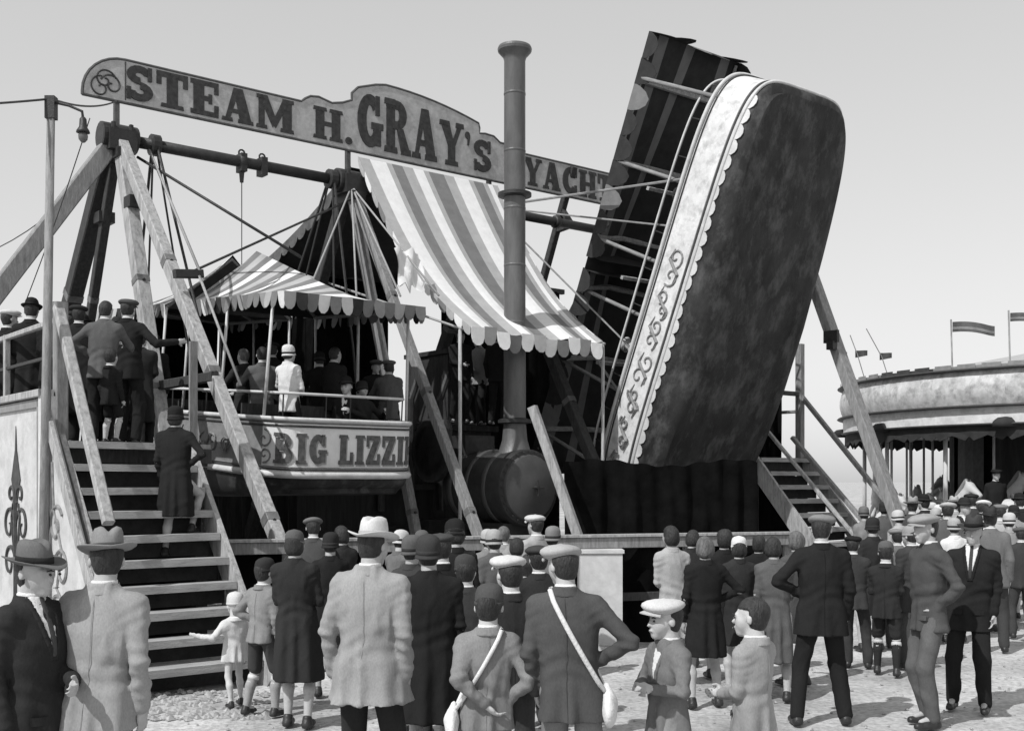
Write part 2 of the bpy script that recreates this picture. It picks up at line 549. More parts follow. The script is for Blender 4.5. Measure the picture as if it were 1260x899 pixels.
NP = [0]
def person(loc, rot, label, H=1.72, hs=None, vox=0.012, build=1.0, female=False, skin=None,
           coat=None, coat_hem=0.47, coat_flare=1.0, folds=0.006, legs='trousers', leg_mat=None, hat=None, hat_mat=None, band=None,
           hair=M_hair, arms=('down', 'down'), feet=None, lean=(0, 0), yaw=0, pitch=0, face=False, collar=M_white,
           shirt=False, strap=None, bag=None, sit=False, group=None, socks=None, shoe=M_leather, hair_style='short', name='person',
           belt=False, cat='person', parent=None, smock=None, matrix=None, tie=None):
    """a dressed figure; faces -Y in its own frame, feet on z = 0"""
    NP[0] += 1
    seed = NP[0]
    rr = random.Random(seed)
    if not sit:
        if not face: yaw += rr.uniform(-14, 14); pitch += rr.uniform(-6, 8)
        lean = (lean[0] + rr.uniform(-.05, .05), lean[1] + rr.uniform(-.06, .03))
        if feet is None: feet = ((rr.uniform(-.06, .02), rr.uniform(-.09, .05), 0), (rr.uniform(-.02, .06), rr.uniform(-.09, .05), 0))
    root = thing(name, label, cat, loc, rad(rot), group, matrix=matrix)
    s = H / 1.75
    hs = hs or 0.228 * s
    q = hs / 0.228                       # head scale
    skin = skin or M_skin
    coat = coat or cloth(0.05)
    leg_mat = leg_mat or cloth(0.05)
    drop = 0.30 * H if sit else 0.0
    zc = H - hs - drop                   # chin
    zS = zc - 0.036 * H                  # shoulders
    zH = 0.515 * H - drop                # hip joint
    bw_ = build * s * (0.90 if female else 1.0)
    shx = 0.168 * bw_
    hipx = 0.085 * s
    # -------- limbs
    arm_pts = []
    for i, sd in enumerate((-1, 1)):
        a = arms[i]
        tgt, pole = ARM[a] if isinstance(a, str) else a
        sh = Vector((sd * shx, 0.005, zS - 0.014 * H))
        tgt = (tgt[0] + rr.uniform(-.012, .012), tgt[1] + rr.uniform(-.02, .015), tgt[2] + rr.uniform(0, .012))
        wr = sh + Vector((sd * tgt[0], tgt[1], tgt[2])) * H
        e, wr = ik(sh, wr, 0.172 * H, 0.152 * H, (sd * pole[0], pole[1], pole[2]))
        arm_pts.append((sh, e, wr))
    leg_pts = []
    feet = feet or ((0.0, 0.0, 0.0), (0.0, 0.0, 0.0))
    for i, sd in enumerate((-1, 1)):
        fx, fy, fz = feet[i]
        hp_ = Vector((sd * hipx, 0.0, zH))
        if sit: an = Vector((sd * (hipx + 0.03) + fx, -0.26 * H + fy, 0.045 * H + fz))
        else: an = Vector((sd * (hipx + 0.02) + fx, 0.02 + fy, 0.048 * H + fz))
        kn, an = ik(hp_, an, 0.245 * H, 0.235 * H, (sd * 0.15, -1, 0))
        leg_pts.append((hp_, kn, an))
    # -------- head frame
    Rh = (Matrix.Rotation(rad(yaw), 3, 'Z') @ Matrix.Rotation(rad(pitch), 3, 'X'))
    hc = Vector((0, -0.022 * s, zc))
    piv = Vector((0, 0.02, 0.03)) * q
    def hp(x, y, z):
        return hc + piv + Rh @ (Vector((x, y, z)) * q - piv)
    Rn = np.array(Rh)
    # -------- body: one continuous surface
    P = []
    P.append(loft([(zH - 0.07*s, 0, 0, 0.13*bw_, 0.09*s), (zH + 0.05*s, 0, 0, 0.155*bw_, 0.105*s), (zH + 0.2*s, 0, 0, 0.135*bw_, 0.09*s),
                   (zS - 0.17*s, 0, 0, 0.160*bw_, 0.11*s), (zS - 0.08*s, 0, 0.008, 0.135*bw_, 0.085*s), (zS - 0.01*s, 0, 0.01, 0.08*bw_, 0.06*s)], 0.03))
    P.append(rc((0, 0.012*s, zS), hp(0, 0.022, 0.06), 0.058*q, 0.055*q, 0.03))
    P.append(el(hp(0, 0.012, 0.142), np.array((0.075, 0.094, 0.088))*q, 0.02, M=Rn))
    P.append(rc(hp(0, -0.035, 0.085), hp(0, -0.062, 0.028), 0.055*q, 0.030*q, 0.03))
    P.append(el(hp(0, -0.045, 0.09), np.array((0.060, 0.048, 0.062))*q, 0.02, M=Rn))
    if vox < 0.017:
        P.append(rc(hp(-0.034, -0.080, 0.132), hp(0.034, -0.080, 0.132), 0.012*q, 0.012*q, 0.012))
        for sd in (-1, 1):
            P.append(el(hp(sd*0.031, -0.100, 0.113), np.array((0.016, 0.016, 0.011))*q, 0.012, 'sub', M=Rn))
            P.append(el(hp(sd*0.079, 0.012, 0.108), np.array((0.010, 0.020, 0.029))*q, 0.008, M=Rn))
        P.append(rc(hp(0, -0.088, 0.122), hp(0, -0.109, 0.084), 0.008*q, 0.0105*q, 0.010))
        P.append(el(hp(0, -0.093, 0.055), np.array((0.024, 0.011, 0.006))*q, 0.006, M=Rn))
        P.append(el(hp(0, -0.090, 0.043), np.array((0.020, 0.011, 0.007))*q, 0.006, M=Rn))
    hscale = s * (0.95 if H > 1.5 else 1.0)
    for i, sd in enumerate((-1, 1)):
        sh, e, wr = arm_pts[i]
        P.append(rc(sh + Vector((-sd*0.012, 0, -0.030))*s, e, 0.040*s, 0.034*s, 0.03)); P.append(rc(e, wr, 0.036*s, 0.026*s, 0.02))
        d = (wr - e).normalized()
        inn = Vector((-sd, -0.35, 0)); inn = (inn - d * inn.dot(d)).normalized()      # palm side
        acr = d.cross(inn).normalized()                                                # across the knuckles
        if acr.y > 0: acr = -acr                                                       # index finger forwards
        pa = wr + d * 0.045 * hscale
        Mh = np.array([list(acr), list(d), list(inn)]).T
        P.append(el(pa, np.array((0.040, 0.052, 0.017))*hscale, 0.01, M=Mh))
        kb = wr + d * 0.088 * hscale
        curl = 0.55 if arms[i] in ('down', 'loose') else 0.9
        for fi, (off, ln) in enumerate(((0.029, 0.072), (0.010, 0.080), (-0.010, 0.074), (-0.028, 0.058))):
            b0 = kb + acr * off * hscale
            d1 = (d + inn * curl * (0.55 + 0.1*fi)).normalized()
            d2 = (d + inn * curl * (1.7 + 0.15*fi)).normalized()
            m1 = b0 + d1 * ln * 0.5 * hscale
            P.append(rc(b0, m1, 0.0100*hscale, 0.0092*hscale, 0.004)); P.append(rc(m1, m1 + d2 * ln * 0.5 * hscale, 0.0092*hscale, 0.0078*hscale, 0.003))
        t0 = wr + d*0.025*hscale + acr*0.026*hscale
        t1 = t0 + (d*0.6 + acr*0.7 + inn*0.4).normalized() * 0.045*hscale
        P.append(rc(t0, t1, 0.014*hscale, 0.011*hscale, 0.008)); P.append(rc(t1, t1 + (d + inn*0.6).normalized()*0.032*hscale, 0.011*hscale, 0.009*hscale, 0.003))
        hp_, kn, an = leg_pts[i]
        lw = 0.80 if legs == 'trousers' else 1.0
        P.append(rc(hp_, kn, 0.078*s*lw, 0.052*s*lw, 0.03)); P.append(rc(kn, kn.lerp(an, 0.35) + Vector((0, 0.012*lw, 0)), 0.050*s*lw, 0.052*s*lw, 0.02))
        P.append(rc(kn.lerp(an, 0.35) + Vector((0, 0.012*lw, 0)), an, 0.052*s*lw, 0.034*s, 0.02))
        P.append(rc(an, an + Vector((0, -0.11*s, -0.045*s*0.6)), 0.032*s, 0.022*s, 0.02))
    def finish(v, f, nm, m, par, wr_amp=0.0, fz=1.0):
        if len(v) == 0: return None
        if wr_amp: v = wrinkle(v, f, wr_amp, seed * 7 + len(v) % 97, fz)
        if lean[0] or lean[1]:
            k = np.clip(v[:, 2] - zH * 0.9, 0, None)
            v = v.copy(); v[:, 0] += lean[0]*k; v[:, 1] += lean[1]*k
        return mesh(nm, v, f, m, par, smooth=True)
    v, f = sdf(P, vox)
    body = finish(v, f, 'body', skin, root)
    # -------- coat, jacket or dress
    zh = coat_hem * H - drop
    zh_ = max(zh, 0.05)
    tsec = []
    if sit: zh_ = zH - 0.09*s
    wst = zH + 0.17*s
    hipr = (0.172*bw_*coat_flare, 0.128*s*coat_flare)
    if zh_ < zH - 0.15:
        tsec += [(zh_, 0, 0.005, 0.205*bw_*coat_flare, 0.165*s*coat_flare), (zH - 0.1*s, 0, 0.003, 0.188*bw_*coat_flare, 0.145*s*coat_flare)]
    else:
        tsec += [(zh_, 0, 0.005, 0.190*bw_*coat_flare, 0.142*s*coat_flare)]
    tsec += [(zH + 0.06*s, 0, 0, *hipr), (wst, 0, 0, 0.160*bw_*(1 if not belt else .93), 0.118*s),
             (zS - 0.17*s, 0, 0.0, 0.182*bw_, 0.133*s), (zS - 0.06*s, 0, 0.008, 0.168*bw_, 0.112*s), (zS + 0.0*s, 0, 0.012, 0.125*bw_, 0.090*s), (zS + 0.03*s, 0, 0.014, 0.080*q, 0.078*q), (zS + 0.034*H, 0, 0.014, 0.066*q, 0.068*q)]
    ph = rr.random() * 6
    nf = rr.choice((5, 6, 7))
    def torso(infl=0.0, op='add'):
        return loft(tsec, 0.03, op, infl, fold=(nf, folds*2.3, wst + .02, 0.42*s, ph))
    C = [torso()]
    sl = 0.060 if not female else 0.054
    for i, sd in enumerate((-1, 1)):
        sh, e, wr = arm_pts[i]
        sh2 = sh + Vector((-sd*0.008, 0, -0.022))*s
        C.append(rc((sd*0.03*s, 0.014*s, zS - 0.012*s), sh2, 0.058*s, 0.054*s, 0.06))
        C.append(rc(sh2, sh2.lerp(e, .25), sl*s, (sl-0.003)*s, 0.05)); C.append(rc(sh2.lerp(e, .2), e, (sl-.002)*s, (sl-0.010)*s, 0.014)); C.append(rc(e, e.lerp(wr, 0.94), (sl-0.010)*s, (sl-0.018)*s, 0.012))
    v, f = sdf(C, max(vox, 0.011))
    if vox <= 0.016 and len(v):
        n_ = vnormals(v, f); dd = np.zeros(len(v))
        for sh, e, wr in arm_pts:                       # creases bunched at the elbows, the cuffs and the armpits
            for c_, ax_, am_, wd in ((e, (wr - sh).normalized(), .0055, .085), (e.lerp(wr, .7), (wr - e).normalized(), .003, .07), (sh + Vector((0, 0, -.07*s)), Vector((0.4, 0, 1)), .0045, .09)):
                r_ = v - np.array(c_)
                t_ = r_ @ np.array(ax_)
                w_ = np.exp(-(np.linalg.norm(r_, axis=1)/(wd*s))**2)
                dd += am_ * w_ * np.sin(t_*95/s + 14*r_[:, 0] + 9*r_[:, 1] + seed)
        wz = np.exp(-((v[:, 2] - wst)/(.10*s))**2)      # drag lines round the waist
        dd += .0045 * wz * np.sin(62*v[:, 2] + 11*np.abs(v[:, 0]) + 4*np.sin(9*v[:, 0] + seed))
        v = v + n_ * np.clip(dd, -.004, .02)[:, None]
    jacket = finish(v, f, 'coat' if coat_hem < 0.43 else 'jacket', coat, root, folds * 1.25)
    S_ = np.array(tsec)
    if vox <= 0.013 and not sit and coat_hem > .36:
        # raised seam down the back, side pockets at the front
        pts = []
        for z in np.linspace(zS + 0.012*s, zh_ + 0.004, 22):
            cy, ry = np.interp(z, S_[:, 0], S_[:, 2]), np.interp(z, S_[:, 0], S_[:, 4])
            pts.append((0.005*math.sin(z*9), cy + ry + 0.0035*s, z))
        mb = MB(); mb.tube(pts, 0.0018*s, 5)
        finish(np.array(mb.v), mb.f, 'back_seam', coat, root)
        if not female:
            for sd in (-1, 1):
                z = zH + 0.02*s; g_ = []
                for z in (zH + 0.03*s, zH - 0.012*s):
                    row = []
                    for x in np.linspace(0.05*s, 0.135*s, 6):
                        cy, rx, ry = [np.interp(z, S_[:, 0], S_[:, i]) for i in (2, 3, 4)]
                        y = cy - (ry + 0.011*s)*(1 - min(.999, x/(rx+.012))**2.3)**(1/2.3)
                        row.append((sd*x, y, z))
                    g_.append(row)
                mb = MB(); mb.sheet(g_); mb.sheet([[(p[0], p[1]+0.012, p[2]) for p in r] for r in g_[::-1]])
                finish(np.array(mb.v), mb.f, 'pocket_flap', coat, root)
    # coat collar standing round the neck
    col = loft([(zS + 0.004*H, 0, 0.014, 0.096*q, 0.092*q), (zS + 0.030*H, 0, 0.016, 0.074*q, 0.080*q), (zS + 0.040*H, 0, 0.016, 0.070*q, 0.077*q)], 0.0)
    v, f = sdf([col, loft([(zS, 0, 0.004, 0.066*q, 0.074*q), (zS + 0.06*H, 0, 0.002, 0.060*q, 0.066*q)], 0.006, 'sub')], 0.009)
    finish(v, f, 'coat_collar', coat, root, 0.001)
    if collar is not None and not female:
        v, f = sdf([loft([(zS + 0.015*H, 0, 0.012, 0.066*q, 0.068*q), (zS + 0.046*H, 0, 0.010, 0.061*q, 0.066*q)], 0.0)], 0.009)
        finish(v, f, 'collar', collar, root)
    if shirt:
        zt = zS + 0.02*H; zb = zS - 0.15*H
        def vneck(X, Y, Z, k=1.0):
            wv = np.clip((Z - zb) / (zt - zb), 0, 1.2) * 0.062 * s * k
            return np.maximum(np.maximum(np.abs(X) - wv, zb - Z), Y + 0.0)
        v, f = sdf([torso(0.004), cut(lambda X, Y, Z: vneck(X, Y, Z), 'int')], 0.009)
        finish(v, f, 'shirt_front', shirt if not isinstance(shirt, bool) else M_white, root)
        def lap(X, Y, Z):
            wv = np.clip((Z - zb) / (zt - zb), 0, 1.2) * 0.062 * s
            return np.maximum(np.maximum(np.abs(np.abs(X) - wv - 0.012*s) - 0.014*s, zb - Z), Y)
        v, f = sdf([torso(0.009), cut(lap, 'int')], 0.009)
        finish(v, f, 'lapel', coat, root)
        if tie is not None:
            v, f = sdf([torso(0.008), cut(lambda X, Y, Z: np.maximum(np.maximum(np.abs(X) - 0.016*s - 0.1*np.clip(zt - Z, 0, 0.06)*0.3, zb + 0.02 - Z), Y), 'int')], 0.008)
            finish(v, f, 'tie', tie, root)
    # -------- legs
    if legs in ('trousers', 'shorts'):
        T = [loft([(zH - 0.10*s, 0, 0, 0.150*s, 0.108*s), (zH + 0.04*s, 0, 0, 0.160*s, 0.115*s), (zH + 0.18*s, 0, 0, 0.140*s, 0.098*s)], 0.03)] if not sit else \
            [el((0, 0, zH + 0.03), (0.16*s, 0.12*s, 0.13*s), 0.03)]
        for hp_, kn, an in leg_pts:
            if legs == 'trousers':
                T.append(rc(hp_, kn, 0.092*s, 0.074*s, 0.02)); T.append(rc(kn, an + Vector((0, 0.0, 0.0)), 0.074*s, 0.062*s, 0.02))
            else:
                T.append(rc(hp_, hp_.lerp(kn, 0.86), 0.090*s, 0.088*s, 0.02))
        v, f = sdf(T, max(vox, 0.012))
        finish(v, f, legs, leg_mat, root, 0.010)
    if socks is not None:
        for hp_, kn, an in leg_pts:
            c0 = kn.lerp(an, 0.12); c1 = kn.lerp(an, 0.4) + Vector((0, 0.012, 0))
            v, f = sdf([rc(c0, c1, 0.058*s, 0.060*s, 0.01), rc(c1, an, 0.060*s, 0.042*s, 0.01)], max(vox, 0.011))
            o = finish(v, f, 'sock', socks, root)
            mb = MB(); mb.tube([tuple(c0 + (an-c0)*t) for t in (-0.02, 0.06, 0.12)], [0.062*s, 0.066*s, 0.064*s], 12)
            if o: mb.build('sock_top', M_cream, o, True)
    for hp_, kn, an in leg_pts:
        z0 = an.z - 0.048*H
        a = Vector((an.x, an.y + 0.025*s, z0 + 0.030*s)); b = Vector((an.x*1.08, an.y - 0.145*s, z0 + 0.022*s))
        zz0 = z0
        v, f = sdf([rc(a, b, 0.042*s, 0.034*s, 0.02), rc(an + Vector((0, 0.005, 0)), a, 0.044*s, 0.044*s, 0.02), rc(a, a.lerp(b, 0.6), 0.040*s, 0.042*s, 0.01),
                    cut(lambda X, Y, Z, zz=zz0: 0*X + 0*Y + Z - zz - 0.002, 'sub')], max(vox, 0.011))
        finish(v, f, 'shoe', shoe, root)
    # -------- hair
    if hair is not None and hair_style:
        gr = 0.010 if hair_style != 'curly' else 0.020
        hh = [el(hp(0, 0.016, 0.144), np.array((0.078+gr*.6, 0.095+gr*.6, 0.088+gr))*q, 0.02, M=Rn)]
        if hair_style in ('bob', 'curly'):
            hh.append(el(hp(0, 0.040, 0.09), np.array((0.082+gr*.5, 0.070+gr*.5, 0.085))*q, 0.02, M=Rn))
        else:
            hh.append(el(hp(0, 0.040, 0.085), np.array((0.066, 0.056, 0.062))*q, 0.02, M=Rn))
        Ri = np.array(Rh.transposed()); o0 = np.array(hc + piv); pv = np.array(piv)
        def facecut(X, Y, Z):
            dx, dy, dz = X - o0[0], Y - o0[1], Z - o0[2]
            y = Ri[1, 0]*dx + Ri[1, 1]*dy + Ri[1, 2]*dz + pv[1]
            z = Ri[2, 0]*dx + Ri[2, 1]*dy + Ri[2, 2]*dz + pv[2]
            # keep: behind the ears, or above the hairline
            lim = np.where(z > 0.165*q, -0.085*q - (z - 0.165*q)*0.4, -0.02*q if hair_style != 'short' else 0.005*q)
            return np.maximum(lim - y, (0.030*q if hair_style == 'short' else 0.01*q) - z)
        hh.append(cut(facecut, 'int'))
        v, f = sdf(hh, max(vox*0.9, 0.010))
        finish(v, f, 'hair', hair, root, 0.010 if hair_style == 'curly' else 0.003)
    # -------- face
    if face:
        for sd in (-1, 1):
            mb = MB(); c = hp(sd*0.031, -0.0865, 0.114)
            mb.lathe([(0.001*q, -0.007*q), (0.006*q, -0.004*q), (0.0085*q, 0), (0.006*q, 0.005*q), (0.001*q, 0.007*q)], 10, c)
            fin = mb.build('eye', M_eye, root, True)
            mb = MB(); mb.tube([hp(sd*0.014, -0.094, 0.131), hp(sd*0.032, -0.0925, 0.137), hp(sd*0.050, -0.082, 0.131)], [0.003*q, 0.0045*q, 0.002*q], 6)
            mb.build('eyebrow', M_hair, root, True)
        mb = MB(); mb.tube([hp(-0.021, -0.098, 0.0495), hp(0, -0.1035, 0.0500), hp(0.021, -0.098, 0.0495)], [0.0015*q, 0.003*q, 0.0015*q], 6)
        mb.build('mouth', mat('lip', 0.16, 0.1), root, True)
    # -------- hat (head frame, z from the chin)
    def hatmesh(mb, nm, m, par):
        vv = np.array([list(hp(*p)) for p in mb.v])
        if lean[0] or lean[1]:
            k = np.clip(vv[:, 2] - zH*0.9, 0, None)
            vv[:, 0] += lean[0]*k; vv[:, 1] += lean[1]*k
        return mesh(nm, vv, mb.f, m, par, smooth=True)
    if hat:
        hat_mat = hat_mat or cloth(0.06)
        n = 28
        if hat in ('fedora', 'bowler', 'boater'):
            if hat == 'fedora':
                def fn(x, y, z):
                    if z > 0.2: z -= 0.032*math.exp(-(x/0.022)**2)*min(1, (z-0.2)/0.07); 
                    if z > 0.2 and y < -0.02: x *= 1 - 1.8*min(0.06, -y-0.02)*min(1, (z-0.2)/0.06)*1.6
                    return (x, y + 0.008, z)
                crown = [(0.083, 0.160), (0.0835, 0.185), (0.082, 0.22), (0.078, 0.255), (0.068, 0.278), (0.045, 0.288), (0.015, 0.288)]
                br = 0.148; cz = 0.030
            else:
                fn = lambda x, y, z: (x, y + 0.008, z)
                crown = [(0.083, 0.160), (0.085, 0.185), (0.083, 0.22), (0.074, 0.250), (0.055, 0.272), (0.03, 0.282), (0.01, 0.284)]
                br = 0.125; cz = 0.022
            mb = MB(); mb.lathe(crown, n, (0, 0, 0), 'z', 0.95, 1.16, fn)
            def bfn(x, y, z):
                r = math.hypot(x, y)
                k = max(0, (r - 0.085) / (br - 0.085))
                return (x, y + 0.008, z + cz*k*k*(abs(x)/r)**1.5 - 0.016*k*max(0, -y/r) + 0.010*k*max(0, y/r) + 0.003*math.sin(3*math.atan2(y, x)+seed))
            mb.lathe([(0.080, 0.163), (0.1, 0.162), (0.125 if br > .13 else 0.11, 0.161), (br, 0.161), (br+0.002, 0.164), (br, 0.167), (0.11, 0.167), (0.080, 0.169)], n, (0, 0, 0), 'z', 0.97, 1.10, bfn)
            h_ = hatmesh(mb, 'hat', hat_mat, root)
            mb = MB(); mb.lathe([(0.0855, 0.168), (0.0875, 0.170), (0.0870, 0.198), (0.085, 0.200)], n, (0, 0, 0), 'z', 0.95, 1.16, lambda x, y, z: (x, y + 0.008, z))
            hatmesh(mb, 'hat_band', band or cloth(0.04), h_)
        elif hat == 'cap':
            ax_ = rr.uniform(-0.02, 0.02)
            def fn(x, y, z):
                y2 = y - 0.012
                z += 0.012*math.sin(2.2*math.atan2(y, x) + seed)*(math.hypot(x, y)/0.12)**2*0.5 + 0.10*(y2)*0.35 + ax_*x
                return (x, y2, z)
            mb = MB(); mb.lathe([(0.084, 0.160), (0.092, 0.168), (0.116, 0.184), (0.126, 0.200), (0.120, 0.216), (0.095, 0.232), (0.055, 0.242), (0.02, 0.245), (0.006, 0.249)], n, (0, 0, 0), 'z', 0.94, 1.10, fn)
            h_ = hatmesh(mb, 'cap', hat_mat, root)
            mb = MB()
            g1 = []; g2 = []
            for i in range(9):
                t = rad(-66 + 132*i/8)
                row1 = []; row2 = []
                for k in range(4):
                    r = k/3
                    x = math.sin(t)*(0.078 + 0.020*r); y = -math.cos(t)*(0.095 + 0.062*r) - 0.005
                    z = 0.182 - 0.022*r - 0.02*(math.sin(t))**2
                    row1.append((x, y, z)); row2.append((x, y, z + 0.007))
                g1.append(row1); g2.append(row2)
            mb.sheet(g2); mb.sheet([r[::-1] for r in g1])
            mb.add([r[3] for r in g1] + [r[3] for r in g2], [(i, i+1, 10+i, 9+i) for i in range(8)])
            hatmesh(mb, 'cap_peak', hat_mat, h_)
        elif hat == 'cloche':
            fn = lambda x, y, z: (x, y + 0.012 + 0.10*max(0, z-0.12)*0.4, z + (0.025*max(0, -y/0.1) if z < 0.14 else 0))
            mb = MB(); mb.lathe([(0.098, 0.088), (0.106, 0.092), (0.100, 0.104), (0.092, 0.125), (0.094, 0.16), (0.093, 0.20), (0.082, 0.232), (0.058, 0.252), (0.025, 0.262), (0.008, 0.263)], n, (0, 0, 0), 'z', 0.95, 1.10, fn)
            h_ = hatmesh(mb, 'hat', hat_mat, root)
            mb = MB(); mb.lathe([(0.093, 0.118), (0.0965, 0.120), (0.0965, 0.145), (0.0945, 0.147)], n, (0, 0, 0), 'z', 0.95, 1.10, lambda x, y, z: (x, y + 0.0125, z + (0.02*max(0, -y/0.1))))
            hatmesh(mb, 'hat_band', band or cloth(0.04), h_)
        elif hat == 'round':       # close round school cap or knitted hat
            fn = lambda x, y, z: (x, y + 0.008, z)
            mb = MB(); mb.lathe([(0.086, 0.128), (0.090, 0.132), (0.091, 0.16), (0.089, 0.20), (0.078, 0.232), (0.055, 0.250), (0.02, 0.259), (0.006, 0.262)], n, (0, 0, 0), 'z', 0.95, 1.12, fn)
            h_ = hatmesh(mb, 'cap', hat_mat, root)
            mb = MB(); mb.lathe([(0.086, 0.126), (0.094, 0.128), (0.094, 0.150), (0.090, 0.152)], n, (0, 0, 0), 'z', 0.95, 1.12, fn)
            hatmesh(mb, 'cap_band', band or hat_mat, h_)
    # -------- satchel strap and bag: a band over one shoulder round to the other hip
    if strap is not None:
        sd = strap.get('side', 1)             # shoulder the strap crosses (local x sign)
        ptsS = []
        S = np.array(tsec)
        def prof(z):
            return [np.interp(z, S[:, 0], S[:, i]) for i in (1, 2, 3, 4)]
        zt = zS + 0.035*s; zb = zH + 0.02*s
        xt = sd*0.085*s; xb = -sd*0.205*s
        for half in (1, -1):                   # back then front
            for i in range(13):
                t = i/12 if half == 1 else 1 - i/12
                z = zt + (zb - zt)*t; x = xt + (xb - xt)*t
                cx, cy, rx, ry = prof(z)
                xr = min(abs(x)/(rx + 0.012), 0.999)
                y = cy + half*(ry + 0.014)*(1 - xr**2.3)**(1/2.3)
                ptsS.append((x, y, z + (0.012*s if t < 0.08 else 0)))
        mb = MB(); mb.tube(ptsS + [ptsS[0]], 0.016*s, 6, False)
        finish(np.array(mb.v), mb.f, 'strap', strap.get('mat', M_white), root)
        bz = zb - 0.06*s
        v, f = sdf([el((xb*1.12, strap.get('by', 0.02), bz - 0.04), (0.045*s, 0.12*s, 0.105*s), 0.01), rc((xb*1.05, 0, zb+0.03), (xb*1.12, 0.01, bz), 0.02, 0.04, 0.03)], 0.012)
        finish(v, f, 'bag', strap.get('bag', M_white), root, 0.006)
    return root
# ------------------------------------------------------------------ lettering: fat show letters in a unit-high box
def arc(cx, cy, rx, ry, a0, a1, t, n=12, tv=None):
    tv = tv or t
    o = []; i_ = []
    for k in range(n+1):
        a = rad(a0 + (a1-a0)*k/n)
        o.append((cx + (rx+t/2)*math.cos(a), cy + (ry+tv/2)*math.sin(a)))
        i_.append((cx + (rx-t/2)*math.cos(a), cy + (ry-tv/2)*math.sin(a)))
    return [[o[k], o[k+1], i_[k+1], i_[k]] for k in range(n)]
def bx(x0, y0, x1, y1): return [[(x0, y0), (x1, y0), (x1, y1), (x0, y1)]]
def slab(cx, y, w, h=0.11):
    return [[(cx-w/2, y), (cx+w/2, y), (cx+w/2-.02, y+h), (cx-w/2+.02, y+h)]]
GL = {
 'S': (0.78, arc(.39, .73, .22, .165, 0, 275, .22, 12, .20) + arc(.39, .275, .23, .17, 85, -180, .23, 12, .20) + bx(.60, .60, .70, .98) + bx(.06, .02, .16, .36)),
 'T': (0.86, bx(.27, .1, .57, 1) + bx(0, .84, .84, 1) + bx(0, .62, .13, .84) + bx(.71, .62, .84, .84) + slab(.42, 0, .62)),
 'E': (0.82, bx(.08, 0, .38, 1) + bx(0, .86, .78, 1) + bx(0, 0, .78, .14) + bx(.38, .43, .58, .57) + bx(.5, .36, .6, .64) + bx(.66, .66, .78, .86) + bx(.66, .14, .78, .34)),
 'A': (0.96, [[(.10, .08), (.24, .08), (.52, 1), (.34, 1)], [(.52, .08), (.86, .08), (.60, 1), (.34, 1)]] + bx(.2, .26, .62, .38) + slab(.16, 0, .32) + slab(.69, 0, .46)),
 'M': (1.12, bx(.06, .1, .24, 1) + bx(.78, .1, 1.06, 1) + [[(.06, 1), (.32, 1), (.62, .25), (.48, .08)], [(.80, 1), (1.0, 1), (.58, .08), (.46, .2)]] + slab(.15, 0, .34) + slab(.92, 0, .42) + bx(0, .89, .2, 1) + bx(.9, .89, 1.12, 1)),
 'H': (0.98, bx(.08, .05, .36, .95) + bx(.6, .05, .88, .95) + bx(.3, .43, .66, .57) + slab(.22, 0, .44) + slab(.74, 0, .44) + slab(.22, .89, .44) + slab(.74, .89, .44)),
 'G': (0.88, arc(.44, .5, .28, .39, 40, 330, .30, 18, .20) + bx(.62, .62, .76, .98) + bx(.56, .06, .80, .44) + bx(.48, .36, .88, .48)),
 'R': (0.94, bx(.08, .05, .38, .95) + arc(.46, .72, .20, .19, -90, 90, .26, 10, .16) + bx(.3, .82, .48, .99) + bx(.3, .45, .48, .60) + [[(.44, .48), (.66, .48), (.90, .06), (.58, .06)]] + slab(.23, 0, .46) + slab(.76, 0, .36) + slab(.2, .89, .4)),
 'Y': (0.92, [[(.05, .95), (.38, .95), (.58, .45), (.32, .45)], [(.70, .95), (.86, .95), (.58, .42), (.44, .45)]] + bx(.32, .08, .60, .48) + slab(.46, 0, .5) + slab(.2, .89, .4) + slab(.77, .89, .32)),
 'C': (0.82, arc(.43, .5, .28, .39, 45, 315, .28, 18, .20) + bx(.62, .64, .75, .98) + bx(.62, .03, .75, .34)),
 'B': (0.88, bx(.08, .05, .38, .95) + arc(.44, .73, .20, .18, -90, 90, .24, 10, .16) + arc(.46, .28, .24, .20, -90, 90, .26, 10, .16) + bx(.2, .83, .46, .99) + bx(.2, .44, .48, .60) + bx(.2, 0, .48, .16) + slab(.2, 0, .4) + slab(.2, .89, .4)),
 'I': (0.50, bx(.10, .05, .40, .95) + slab(.25, 0, .5) + slab(.25, .89, .5)),
 'L': (0.78, bx(.08, .05, .38, .95) + slab(.23, .89, .46) + bx(0, 0, .76, .14) + bx(.62, .1, .76, .42)),
 'Z': (0.78, bx(.02, .84, .74, 1) + bx(.02, 0, .76, .16) + [[(.03, .14), (.36, .14), (.74, .86), (.42, .86)]] + bx(.02, .62, .14, .86) + bx(.64, .14, .76, .38)),
 '.': (0.30, arc(.13, .12, .06, .06, 0, 360, .12, 10)),
 "'": (0.26, arc(.11, .88, .05, .05, 0, 360, .10, 10) + [[(.1, .62), (.16, .62), (.21, .86), (.12, .84)]]),
}
def letter(ch, x0, z0, wd, ht, fn, m, parent, thick=0.012, name='letter', label=None, skew=0.0):
    """one letter, x0..x0+wd, z0..z0+ht, mapped by fn(a, b, t)"""
    w0, strokes = GL[ch]
    mb = MB()
    for i, p in enumerate(strokes):
        mb.prism([(x0 + a/w0*wd, z0 + b*ht + skew*(a/w0*wd)) for a, b in p], fn, -0.003, thick + 0.0006*i)
    o = mb.build(name, m, parent)
    return o

def scroll(cx, cy, r0, turns, a0, sgn=1, n=26, grow=1.0):
    pts = []
    for i in range(n+1):
        t = i/n
        a = a0 + sgn*turns*2*math.pi*t
        r = r0*(1-t)**grow + r0*0.12
        pts.append((cx + r*math.cos(a), cy + r*math.sin(a)))
    return pts

